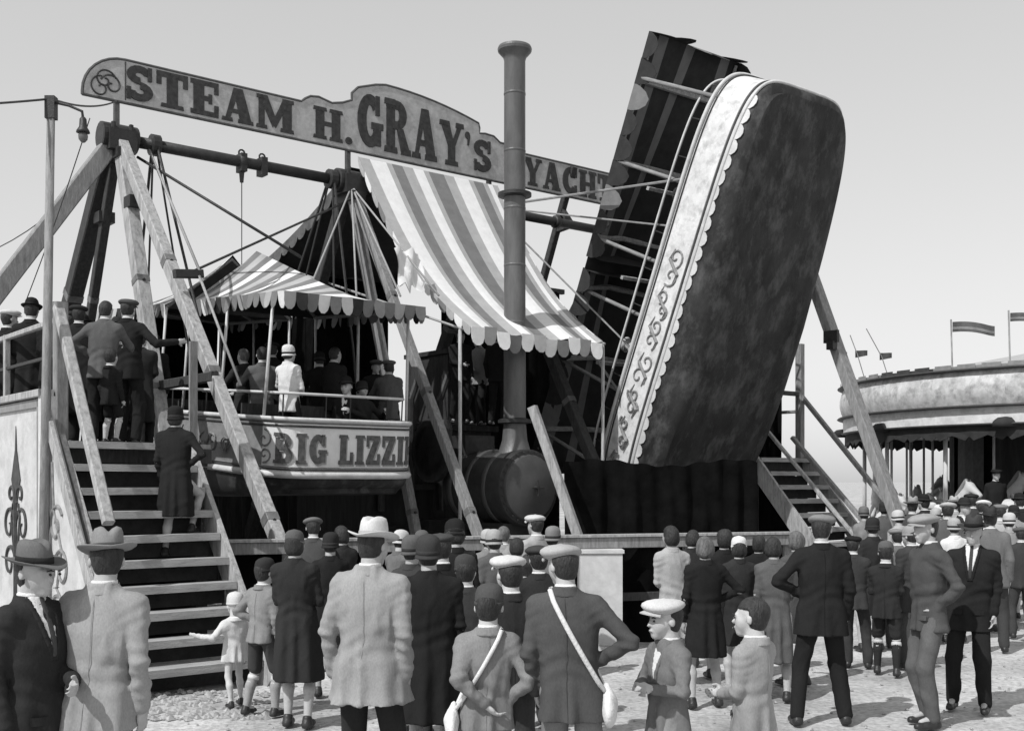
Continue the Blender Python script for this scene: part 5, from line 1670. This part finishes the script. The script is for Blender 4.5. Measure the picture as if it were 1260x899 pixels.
# gallopers: one built, the others copies
def galloper():
    r = thing('galloper', 'carved white horse on the roundabout, standing on a striped pole', 'carved horse', (0, 0, 0), 0, 'horses of the roundabout')
    P = [el((0, 0, 1.35), (.52, .19, .22), .08), el((.36, 0, 1.38), (.24, .18, .24), .06), el((-.38, 0, 1.38), (.25, .20, .24), .06),
         rc((.48, 0, 1.45), (.78, 0, 1.85), .17, .09, .06), rc((.76, 0, 1.86), (1.02, 0, 1.68), .095, .055, .04), rc((.74, .05, 1.92), (.73, .06, 2.02), .03, .012, .01), rc((.74, -.05, 1.92), (.73, -.06, 2.02), .03, .012, .01)]
    for sd in (-1, 1):
        P += [rc((.42, sd*.11, 1.25), (.70, sd*.12, 1.08 + .06*sd), .09, .06, .03), rc((.70, sd*.12, 1.08+.06*sd), (.62, sd*.12, .80+.06*sd), .055, .035, .02), rc((.62, sd*.12, .8+.06*sd), (.70, sd*.12, .74+.06*sd), .045, .04, .02),
              rc((-.42, sd*.11, 1.28), (-.58, sd*.12, 1.02), .11, .07, .03), rc((-.58, sd*.12, 1.02), (-.80, sd*.12, .86), .06, .035, .02), rc((-.8, sd*.12, .86), (-.9, sd*.12, .70), .035, .035, .02)]
    v, f = sdf(P, .03)
    mesh('body', v, f, M_cream, r, True)
    v, f = sdf([rc((-.6, 0, 1.5), (-.85, 0, 1.35), .06, .08, .03), rc((-.85, 0, 1.35), (-.95, 0, 1.0), .08, .03, .03)], .03); mesh('tail', v, f, M_mid, r, True)
    v, f = sdf([rc((.46, 0, 1.68), (.68, 0, 1.98), .06, .05, .03)], .03); mesh('mane', v, f, M_mid, r, True)
    v, f = sdf([el((-.02, 0, 1.52), (.28, .17, .08), .03), rc((-.24, 0, 1.58), (-.3, 0, 1.68), .09, .06, .03)], .03); mesh('saddle', v, f, M_dark_paint, r, True)
    mb = MB(); mb.tube([(.12, 0, .62), (.12, 0, 3.15)], .028, 7); mb.build('pole', M_cream, r, True)
    return r
g0 = galloper()
first = True
for ring, (rr_, k_) in enumerate(((4.2, 14), (3.3, 11))):
    for i in range(k_):
        a = 2*math.pi*(i + .5*ring)/k_
        if first: c = g0; first = False
        else:
            c = g0.copy(); COL.objects.link(c)
            for ch in list(g0.children):
                d = ch.copy(); COL.objects.link(d); d.parent = c
        c.location = (CC.x + rr_*math.cos(a), CC.y + rr_*math.sin(a), .25*math.sin(i*2.4)-.05)
        c.rotation_euler = (0, 0, a + math.pi/2)
def flag(px, d, zb, zt, ln, ht, label):
    p = G(px, d)
    t = thing('flag', label, 'flag', p + Vector((0, 0, zb)))
    mb = MB(); mb.tube([(0, 0, -.05), (-.03, 0, zt-zb)], .016, 6); mb.build('flag_pole', M_wood_l, t)
    mb = MB()
    g = [[(x_*ln + .0, .05*math.sin(x_*7), zt-zb-.05 - ht*y_ - .05*x_ + .03*math.sin(x_*5)) for y_ in np.linspace(0, 1, 5)] for x_ in np.linspace(0, 1, 14)]
    mb.sheet(g); mb.build('flag_cloth', M_flag, t, True)
    mb = MB(); mb.sheet([[(p_[0], p_[1]-.004, p_[2]-ht*.25) for p_ in (r[1], r[2])] for r in g]); mb.build('flag_stripe', M_mid, t, True)
flag(1172, 22.5, 4.15, 5.2, .85, .20, 'dark striped flag streaming from the left pole above the roundabout')
flag(1243, 21.3, 4.15, 5.2, .8, .16, 'flag at the right edge of the picture above the roundabout')
for k_, (px, y, px0, y0, lab) in enumerate(((1085, 437, 1066, 402, 'small dark pennant on a slanting stick above the roundabout edge'), (1055, 434, 1046, 410, 'tiny dark pennant in the middle of three above the roundabout edge'), (1030, 436, 1024, 424, 'tiny dark pennant nearest the right tower leg'))):
    z = lambda yy: 2 + (HY-yy)/F*26
    t = thing('pennant', lab, 'pennant', G(px, 26.3, 3.9))
    mb = MB(); dx = (px0-px)/F*26.3; mb.tube([(.25, 0, .2), (0, 0, z(y)-3.9), (dx, 0, z(y0)-3.9)], .012, 5); mb.build('stick', M_wood_g, t)
    mb = MB(); zz = z(y)-3.9; mb.sheet([[(-.05+.28*x_, .03*math.sin(x_*6), zz + .09 - .17*y_*(1-.3*x_)) for y_ in (0, .5, 1)] for x_ in np.linspace(0, 1, 8)]); mb.build('pennant_cloth', M_dark_paint, t)
# ------------------------------------------------------------------ the people
c02, c03, c05, c07, c10, c14, c20, c28, c36, c50 = [cloth(v) for v in (.02, .03, .05, .07, .10, .14, .20, .28, .36, .50)]
def at(px, d, z=0.0): return G(px, d, z)
B = 180
# --- nearest row, left to right
person(at(47, 5.5), 66, 'man at far left in profile wearing a grey banded trilby and dark coat', 1.67, vox=.010, coat=c03, coat_hem=.45, hat='fedora', hat_mat=c14, band=c03, arms=('down', 'front'), face=True, shirt=True, tie=c07, leg_mat=c03, pitch=4)
person(at(118, 5.6), B-6, 'man in pale tweed jacket and grey trilby with his back turned, by the steps', 1.72, vox=.010, coat=c28, coat_hem=.46, coat_flare=1.08, hat='fedora', hat_mat=c20, band=c07, arms=('down', 'pocket'), build=1.05, leg_mat=c07, folds=.008, yaw=20)
person(at(289, 10.15), B+35, 'toddler in white hat and pale romper holding out one arm', .99, hs=.20, coat=c50, coat_hem=.40, hat='round', hat_mat=c50, arms=('down', 'out'), legs='bare', skin=M_skin_boy, hair=None, leg_mat=c50, build=1.05, feet=((0, -.06, 0), (0, .06, 0)))
person(at(322, 9.75), B-30, 'small boy in dark cap and grey jacket standing next to the toddler', 1.32, hs=.205, coat=c20, coat_hem=.47, hat='round', hat_mat=c03, arms=('down', 'hip'), legs='shorts', leg_mat=c05, socks=c28, skin=M_skin_boy)
person(at(366, 9.3), B-4, 'woman in long dark coat and close grey hat right of the small boy', 1.58, female=True, coat=c03, coat_hem=.24, coat_flare=1.1, hat='round', hat_mat=c10, band=c20, arms=('front', 'front'), legs='bare', hair=M_hair, hair_style='bob', build=1.12)
person(at(454, 6.55), B-12, 'tall man in cream hat with turned brim and pale grey jacket seen from behind', 1.74, coat=c28, coat_hem=.425, coat_flare=1.14, hat='fedora', hat_mat=c50, band=c36, arms=('down', 'down'), leg_mat=c03, build=1.08, folds=.009, vox=.011, yaw=-25)
person(at(530, 7.5), B+8, 'person in black overcoat and dark hat right of the man in the cream hat', 1.62, coat=c02, coat_hem=.26, hat='cloche', hat_mat=c05, arms=('down', 'hip'), female=True, build=1.2, legs='bare')
person(at(556, 9.6), B+20, 'woman with black cloche hat looking up at the engine', 1.66, female=True, coat=c02, coat_hem=.3, hat='cloche', hat_mat=c02, band=c02, arms=('down', 'down'), legs='bare', hair_style='bob', pitch=10)
person(at(596, 6.3), B+6, 'boy in dark skull cap and grey jacket with a white satchel strap', 1.41, hs=.212, vox=.010, coat=c20, coat_hem=.45, hat='round', hat_mat=c07, arms=('pocket', 'back'), leg_mat=c20, legs='shorts', socks=c10, skin=M_skin_boy, strap=dict(side=-1, mat=M_white, bag=M_white), yaw=-10, folds=.009)
person(at(630, 7.1), B+10, 'lad in white flat cap and dark jacket between the two satchel boys', 1.52, hs=.22, coat=c03, coat_hem=.45, hat='cap', hat_mat=c50, arms=('down', 'down'), leg_mat=c05, skin=M_skin_boy, yaw=15)
person(at(702, 6.2), B-8, 'youth in pale flat cap and dark jacket with white strap and bag at his right', 1.64, vox=.010, coat=c07, coat_hem=.43, hat='cap', hat_mat=c36, arms=('hip', 'down'), leg_mat=c20, strap=dict(side=1, mat=M_white, bag=M_white), yaw=40, folds=.010, build=1.05)
person(at(822, 6.45), -62, 'boy in pale flat cap facing left with both hands clasped at his chest', 1.32, hs=.212, vox=.009, coat=c14, coat_hem=.28, hat='cap', hat_mat=c50, arms=('chest', 'chest'), leg_mat=c20, legs='shorts', socks=c10, skin=M_skin_boy, face=True, shirt=True, yaw=-12, folds=.009)
person(at(926, 6.4), B+48, 'bareheaded dark-haired boy in light grey jacket with one bent arm', 1.34, hs=.215, vox=.009, coat=c28, coat_hem=.42, hair=M_hair, arms=('front', 'front'), leg_mat=c20, legs='shorts', socks=c14, skin=M_skin_boy, face=True, folds=.008, yaw=14)
# --- middle row
person(at(868, 10.1), B+10, 'woman in dark dress with pale curly hair, one bare forearm showing', 1.50, female=True, coat=c02, coat_hem=.3, hair=M_hair_l, hair_style='curly', arms=('hip', 'down'), legs='bare', build=1.1)
person(at(829, 11.2), B+14, 'woman in a cream shawl with dark hair behind the boy in the flat cap', 1.55, female=True, coat=c36, coat_hem=.3, hair=M_hair, hair_style='curly', arms=('front', 'front'), legs='bare')
person(at(909, 10.7), B, 'girl in round white hat and dark coat facing the ride', 1.46, female=True, coat=c03, coat_hem=.32, hat='round', hat_mat=M_white, arms=('front', 'front'), legs='bare', hair_style='bob')
person(at(956, 10.4), B-16, 'woman with bushy dark hair and grey skirt left of the man in the dark suit', 1.48, female=True, coat=c10, coat_hem=.24, hair=M_hair, hair_style='curly', arms=('front', 'down'), legs='bare')
person(at(1010, 9.4), B-2, 'man in dark suit and flat cap with legs apart and one hand in his pocket', 1.71, coat=c02, coat_hem=.43, coat_flare=1.1, hat='cap', hat_mat=c20, arms=('down', 'hip'), leg_mat=c02, feet=((-.10, -.03, 0), (.10, .02, 0)), build=1.1, yaw=-12)
person(at(1090, 11.8), B-25, 'schoolboy in dark coat and shorts with pale sock tops by the right steps', 1.36, hs=.208, coat=c03, coat_hem=.43, hat='round', hat_mat=c10, arms=('front', 'front'), legs='shorts', leg_mat=c03, socks=c03, skin=M_skin_boy)
person(at(1122, 12.3), B+20, 'person in dark coat half hidden behind the man in the grey jacket', 1.5, coat=c05, coat_hem=.4, hat='round', hat_mat=c28, arms=('down', 'down'), leg_mat=c05)
person(at(1143, 9.35), -78, 'man in pale flat cap and grey jacket standing sideways at right', 1.72, vox=.011, coat=c07, coat_hem=.455, hat='cap', hat_mat=c28, arms=('pocket', 'pocket'), leg_mat=c10, yaw=15, feet=((0, .03, 0), (0.02, -.06, 0)), folds=.009)
person(at(1193, 10.0), -28, 'man in black suit and dark hat facing the man in the grey jacket', 1.66, vox=.011, coat=c02, coat_hem=.42, hat='fedora', hat_mat=c05, band=c02, arms=('down', 'down'), leg_mat=c02, shirt=True, tie=c05, face=True, build=1.08, feet=((-.04, 0, 0), (.03, -.08, 0)))
# --- leaning on the barrier
for (px, d, rot, lab, H_, kw) in (
    (388, 12.2, B, 'person in grey cap at the barrier behind the woman in the long coat', 1.60, dict(coat=c07, hat='cap', hat_mat=c14)),
    (418, 12.4, B+25, 'dark-haired woman by the barrier left of the cream hat', 1.50, dict(coat=c03, female=True, hair_style='curly', legs='bare', coat_hem=.3)),
    (492, 11.6, B-35, 'pale-hatted woman at the barrier right of the cream hat', 1.48, dict(coat=c14, female=True, hat='cloche', hat_mat=c50, legs='bare', coat_hem=.3)),
    (516, 10.6, B+10, 'man in grey bowler standing behind the black overcoat', 1.50, dict(coat=c07, hat='bowler', hat_mat=c10)),
    (575, 9.9, B+5, 'boy in grey cap close behind the dark skull cap', 1.36, dict(coat=c10, hat='cap', hat_mat=c10, hs=.21)),
    (602, 12.0, B+15, 'woman with pale bonnet bending at the barrier near the smokebox', 1.47, dict(coat=c20, female=True, hat='cloche', hat_mat=c36, legs='bare', coat_hem=.3)),
    (622, 12.5, B-10, 'fair-haired child at the barrier under the smokebox', 1.50, dict(coat=c28, hair=M_hair_l)),
    (657, 12.4, B+40, 'man in very pale flat cap leaning at the barrier before the smokebox', 1.62, dict(coat=c36, hat='cap', hat_mat=c50)),
    (650, 9.3, B+8, 'boy in white shirt between the flat caps', 1.40, dict(coat=M_white, coat_hem=.5, hs=.21, hair=M_hair)),
    ):
    kw.setdefault('coat_hem', .45)
    person(at(px, d), rot, lab, H_, vox=.015, arms=('front', 'front'), leg_mat=c05, **kw)
for (px, d, rot, lab, H_, kw) in (
    (506, 9.0, B-20, 'woman in charcoal hat pressed close behind the cream-hatted man', 1.55, dict(coat=c05, female=True, hat='cloche', hat_mat=c10, legs='bare', coat_hem=.28)),
    (548, 8.4, B+12, 'man in black jacket and dark cap left of the white flat cap', 1.60, dict(coat=c02, hat='cap', hat_mat=c07)),
    (577, 8.2, B-8, 'boy in charcoal jacket behind the dark skull cap', 1.45, dict(coat=c05, hat='round', hat_mat=c05, hs=.21)),
    (610, 10.8, B+20, 'woman in pale straw cloche before the smokebox', 1.52, dict(coat=c10, female=True, hat='cloche', hat_mat=c36, legs='bare', coat_hem=.28)),
    (640, 11.2, B-12, 'girl with dark bobbed hair before the smokebox', 1.44, dict(coat=c05, female=True, hair_style='bob', legs='bare', coat_hem=.28)),
    (664, 8.6, B+6, 'lad in dark cap half hidden by the youth with the white strap', 1.50, dict(coat=c03, hat='cap', hat_mat=c05)),
    (680, 11.5, B-25, 'woman in grey bonnet at the barrier behind the youth with the strap', 1.52, dict(coat=c14, female=True, hat='cloche', hat_mat=c20, legs='bare', coat_hem=.28)),
    (404, 10.6, B+15, 'woman in black between the long dark coat and the cream hat', 1.50, dict(coat=c02, female=True, hat='cloche', hat_mat=c03, legs='bare', coat_hem=.26)),
    (848, 12.4, B-14, 'dark-haired girl at the barrier behind the cream shawl', 1.46, dict(coat=c03, female=True, hair_style='curly', legs='bare', coat_hem=.26)),
    (888, 11.6, B+8, 'woman in black between the curly hair and the round white hat', 1.50, dict(coat=c02, female=True, hair_style='curly', legs='bare', coat_hem=.26)),
    (932, 11.8, B-10, 'dark-coated girl right of the round white hat', 1.44, dict(coat=c02, female=True, hair_style='bob', legs='bare', coat_hem=.28)),
    (978, 11.2, B+18, 'woman in patterned dark frock behind the grey skirt', 1.50, dict(coat=c07, female=True, hair_style='curly', hair=M_hair_l, legs='bare', coat_hem=.28)),
    (1052, 12.2, B-20, 'boy in black cap at the foot of the right steps', 1.40, dict(coat=c05, hat='cap', hat_mat=c02)),
    (1072, 13.4, B+10, 'woman in dark cloche between the slanting rails', 1.55, dict(coat=c03, female=True, hat='cloche', hat_mat=c03, legs='bare', coat_hem=.28)),
    ):
    kw.setdefault('coat_hem', .45)
    person(at(px, d), rot, lab, H_, vox=.015, arms=('front', 'down'), leg_mat=c05, **kw)
# standing by the engine, under the awning
for (px, n_, rot, lab, cm) in ((566, .6, 20, 'attendant in dark coat standing on the engine housing at left', c02), (590, .2, -30, 'attendant in white shirt standing on the engine housing', c28), (612, .9, 160, 'attendant in black standing close behind the chimney', c02)):
    person(RU(px, n_, 3.0), rot, lab, 1.62, vox=.017, coat=cm, coat_hem=.45, hat='cap', hat_mat=c05, arms=('front', 'down'), leg_mat=c02)
# --- on the left platform and steps
def on(px, n, **k): return RU(px, n, PZ)
person(on(125, 3.75), B+10, 'man in grey jacket at the head of the left steps, bareheaded', 1.60, coat=c10, coat_hem=.45, arms=('rail', 'hip'), leg_mat=c02, vox=.014, lean=(0, -.1))
person(on(157, 3.1), B-4, 'man in dark suit with arm raised, rightmost at the head of the left steps', 1.74, coat=c02, coat_hem=.45, hat='cap', hat_mat=c07, arms=('out', 'down'), leg_mat=c02, vox=.014)
person(on(99, 2.6), B+30, 'person in black crouching behind the left handrail', 1.55, coat=c02, hat='bowler', hat_mat=c02, arms=('rail', 'rail'), leg_mat=c02, vox=.015)
person(RU(137, 3.9, PZ), B-20, 'child with pale socks at the top of the left steps', 1.05, hs=.19, coat=c02, coat_hem=.40, legs='shorts', socks=c50, leg_mat=c02, arms=('down', 'down'), vox=.015)
person(RP(38, -1.85, PZ), B+6, 'man in black bowler behind the far left rail', 1.75, coat=c02, coat_hem=.3, hat='bowler', hat_mat=c02, arms=('front', 'front'), leg_mat=c02, vox=.014)
person(RP(10, -1.85, PZ), B-20, 'man in white cap at the extreme left behind the rail', 1.75, coat=c02, coat_hem=.3, hat='cap', hat_mat=c50, arms=('front', 'front'), leg_mat=c02, vox=.014, yaw=-30)
person(RP(66, -1.75, PZ), B, 'person in black standing behind the lamp pole on the platform', 1.66, coat=c02, coat_hem=.3, hat='cloche', hat_mat=c02, arms=('front', 'front'), leg_mat=c02, vox=.016)
person(RU(188, 1.0, PZ), B+20, 'person in dark clothes on the platform between the pale tower legs', 1.62, coat=c02, coat_hem=.3, hat='cap', hat_mat=c03, arms=('down', 'down'), leg_mat=c02, vox=.016)
for (px_, u_, rot_, lab_, H_, cm_, hm_) in ((82, -1.3, B+15, 'man in dark cap on the left platform, just right of the lamp pole', 1.72, c02, 'cap'), (112, -.9, B-10, 'woman in black hat deep on the left platform', 1.6, c03, 'cloche'),
        (146, -.6, B+5, 'man in grey bowler deep on the left platform', 1.7, c02, 'bowler'), (172, -.6, B, 'dark-coated boy on the left platform by the tower leg', 1.45, c03, 'cap'), (25, -1.2, B, 'person in dark cloche far left behind the first two hats', 1.62, c02, 'cloche'), (100, -1.5, B+8, 'broad person in black overcoat on the left platform', 1.64, c02, 'cap')):
    person(RP(px_, u_, PZ), rot_, lab_, H_, coat=cm_, coat_hem=.22, hat=hm_, hat_mat=c03, arms=('front', 'front'), leg_mat=c02, vox=.018, build=1.15)
# the woman climbing: feet on two steps
n_c = 5.05; zst = PZ/10
person(RU(217, 5.0, PZ*.5), B-6, 'woman in long dark coat climbing the left steps', 1.56, female=True, coat=c02, coat_hem=.27, hat='cloche', hat_mat=c02, arms=('hip', 'down'), legs='bare', hair_style='bob', vox=.013, feet=((0, -.20, .24), (0, .04, 0)), build=1.15, lean=(0, -.05))
# --- in the level boat
fl = 2.40
for (px, n_, dz, rot, lab, H_, kw) in (
    (322, 2.75, -.22, B+20, 'passenger in grey coat at the left of the level boat', 1.70, dict(coat=c10, hair=M_hair)),
    (356, 2.85, -.20, B-25, 'woman passenger in white hat and white blouse in the level boat', 1.62, dict(coat=M_white, female=True, hat='cloche', hat_mat=M_white, coat_hem=.45)),
    (300, 1.9, -.15, B+60, 'passenger with pale face behind the left canopy post', 1.66, dict(coat=c03, hair=M_hair_l)),
    (427, 2.7, -.24, -15, 'man passenger in bowler hat facing out of the level boat', 1.66, dict(coat=c02, hat='bowler', hat_mat=c02, sit=True, face=True, shirt=True)),
    (395, 1.6, -.1, B+10, 'dark passenger farther back in the level boat', 1.6, dict(coat=c02, hat='cloche', hat_mat=c02)),
    (445, 2.3, -.2, 40, 'woman passenger in black beside the bowler-hatted man', 1.62, dict(coat=c03, hat='cloche', hat_mat=c03, female=True, sit=True)),
    (478, 2.0, -.2, B, 'passenger in grey coat turned away near the right canopy post', 1.62, dict(coat=c10, hat='cap', hat_mat=c10)),
    (410, 2.1, -.15, B-30, 'passenger in black coat standing behind the bowler-hatted man', 1.68, dict(coat=c02, hair=M_hair)),
    (338, 1.6, -.1, B+15, 'passenger in black cap between the grey coat and the white blouse', 1.70, dict(coat=c02, hat='cap', hat_mat=c02)),
    (462, 1.2, -.1, 20, 'passenger in dark hat at the right of the level boat', 1.6, dict(coat=c02, hat='cap', hat_mat=c05)),
    ):
    kw.setdefault('coat_hem', .45)
    p = RU(px, n_, fl + dz)
    if upx(px, n_) < 1.35: p = RP(px, 1.35, fl + dz)
    if kw.get('sit'): p.z += .10
    person(p, rot, lab, H_, vox=.015, arms=('front', 'rail'), leg_mat=c02, **kw)
# --- riders in the raised boat, seated and leaning with it
for (x_, y_, lab, hm) in ((-1.05, -.75, 'rider in white cap gripping the seat of the upturned boat', c50), (-1.0, .3, 'second rider in dark cap inside the upturned boat', c03), (1.55, -.6, 'rider in dark cap high in the upturned boat', c05)):
    M_ = MB2 @ Matrix.Translation((x_, y_, .98 - .17)) @ Matrix.Rotation(rad(-90), 4, 'Z')
    person((0, 0, 0), 0, lab, 1.6, vox=.017, coat=c07 if hm != c50 else c36, coat_hem=.45, hat='cap', hat_mat=hm, arms=('rail', 'rail'), sit=True, leg_mat=c03, matrix=M_)
# --- top of the right steps
person(RU(918, 3.3, PZ-.75), -10, 'person in white hat at the top of the right steps beside the hull', 1.25, coat=c02, hat='cloche', hat_mat=M_white, arms=('front', 'front'), leg_mat=c02, vox=.016)
# --- the crowd by the roundabout
bgp = [ (1250, 18.0, 170, 'woman in pale coat at the right edge near the roundabout', 1.60, dict(coat=c28, female=True, hat='cloche', hat_mat=c03, legs='bare', coat_hem=.28)),
 (1236, 19.2, 150, 'girl in grey frock beside the woman in the pale coat', 1.45, dict(coat=c20, female=True, hair_style='bob', legs='bare', coat_hem=.3)),
 (1168, 15.6, 160, 'man in light cap behind the man in the grey jacket', 1.70, dict(coat=c10, hat='cap', hat_mat=c36)),
 (1184, 16.6, 20, 'man in dark bowler before the roundabout poles', 1.72, dict(coat=c03, hat='bowler', hat_mat=c03, shirt=True)),
 (1214, 15.2, 190, 'woman in white blouse seen over the black suit', 1.58, dict(coat=M_white, female=True, hat='cloche', hat_mat=c28, legs='bare', coat_hem=.4)),
 (1228, 16.2, 160, 'man in pale jacket right of the black suit', 1.66, dict(coat=c36, hat='cap', hat_mat=c20)),
 (1106, 16.4, 200, 'person in light coat at the foot of the slanting rail', 1.56, dict(coat=c36, hat='cloche', hat_mat=c50, female=True, legs='bare', coat_hem=.28)),
 (1120, 17.5, 170, 'dark-coated man with light hat right of the slanting rail', 1.72, dict(coat=c07, hat='fedora', hat_mat=c28)),
 (1140, 19.0, 200, 'man in black hat beneath the roundabout boards', 1.74, dict(coat=c03, hat='bowler', hat_mat=c02)),
 (1090, 19.5, 160, 'woman in dark hat behind the slanting rail', 1.62, dict(coat=c10, hat='cloche', hat_mat=c03, female=True, legs='bare', coat_hem=.28)),
 (1158, 18.2, 185, 'woman in grey coat and white hat mid crowd by the roundabout', 1.6, dict(coat=c14, hat='cloche', hat_mat=M_white, female=True, legs='bare', coat_hem=.28)),
 (1200, 18.8, 175, 'tall man in dark cap close to the roundabout poles', 1.78, dict(coat=c05, hat='cap', hat_mat=c03)),
 (1218, 19.4, 170, 'boy in white shirt on the roundabout side of the crowd', 1.5, dict(coat=M_white, hair=M_hair)),
 (1078, 15.0, 190, 'child in light hat peeping from behind the schoolboy', 1.25, dict(coat=c20, hat='round', hat_mat=c36, hs=.2)),
 (1257, 14.6, 175, 'person in dark jacket cut by the right edge', 1.4, dict(coat=c05, hat='cap', hat_mat=c10)),
 (1098, 21.0, 180, 'woman in white dress far back left of the roundabout poles', 1.58, dict(coat=M_white, female=True, hat='cloche', hat_mat=c20, legs='bare', coat_hem=.3)),
 (1112, 20.0, 165, 'boy in black near the roundabout skirt', 1.4, dict(coat=c02, hat='cap', hat_mat=c03)),
 (1150, 20.2, 190, 'woman in light hat far back under the fringe', 1.6, dict(coat=c20, female=True, hat='cloche', hat_mat=c50, legs='bare', coat_hem=.3)),
 (1174, 19.6, 170, 'man in pale suit far back in the crowd', 1.7, dict(coat=c36, hat='fedora', hat_mat=c36)),
 (1190, 20.0, 185, 'woman in black close to the platform ring', 1.62, dict(coat=c02, female=True, hat='cloche', hat_mat=c02, legs='bare', coat_hem=.28)),
 (1208, 17.4, 150, 'man in white cap two heads right of the black hat', 1.7, dict(coat=c14, hat='cap', hat_mat=M_white)),
 (1246, 16.6, 170, 'girl with dark bobbed hair near the right edge', 1.35, dict(coat=c14, female=True, hair_style='bob', legs='bare', coat_hem=.3)),
 (1176, 14.2, 180, 'woman in white frock just behind the black hat at right', 1.52, dict(coat=M_white, female=True, hat='cloche', hat_mat=c36, legs='bare', coat_hem=.3)),
 (1222, 13.4, 165, 'man in grey suit and dark trilby right of the black suit', 1.66, dict(coat=c14, hat='fedora', hat_mat=c05)),
 (1240, 15.4, 190, 'woman in light straw hat near the right edge', 1.55, dict(coat=c28, female=True, hat='cloche', hat_mat=c50, legs='bare', coat_hem=.28)),
 (1256, 19.8, 175, 'man in black bowler at the right edge, far back', 1.75, dict(coat=c03, hat='bowler', hat_mat=c02)),
 (1230, 20.4, 185, 'woman in pale blouse far back below the dark shade', 1.6, dict(coat=c50, female=True, hair_style='bob', legs='bare', coat_hem=.3)),
 (1106, 13.6, 170, 'boy in grey cap between the schoolboy and the grey jacket', 1.42, dict(coat=c14, hat='cap', hat_mat=c20)),
 (1148, 16.8, 160, 'woman in dark frock and pale bonnet behind the flat-capped man', 1.58, dict(coat=c05, female=True, hat='cloche', hat_mat=c36, legs='bare', coat_hem=.28)),
 (1066, 18.0, 185, 'woman in grey beyond the foot of the right steps', 1.58, dict(coat=c20, female=True, hat='cloche', hat_mat=c14, legs='bare', coat_hem=.28)),
 (1128, 14.4, 150, 'person in white frock just left of the flat-capped man', 1.5, dict(coat=M_white, female=True, hair_style='bob', legs='bare', coat_hem=.3)),
]
for (px, d, rot, lab, H_, kw) in bgp:
    kw.setdefault('coat_hem', .45)
    person(at(px, d), rot, lab, H_, vox=.02, arms=('down', 'front'), leg_mat=c05, group='people in front of the roundabout', **kw)
# riders on the roundabout
for i, (a, lab) in enumerate(((3.9, 'rider in black on a roundabout horse, leftmost'), (4.25, 'rider in pale frock on a roundabout horse'), (4.55, 'rider in dark jacket on a roundabout horse nearest the right edge'))):
    p = CC + Vector((4.35*math.cos(a), 4.35*math.sin(a), .62))
    person(p, 60*i, lab, 1.6, vox=.022, coat=(c02, M_white, c03)[i], hat='cap', hat_mat=(c02, c28, c05)[i], leg_mat=c02)
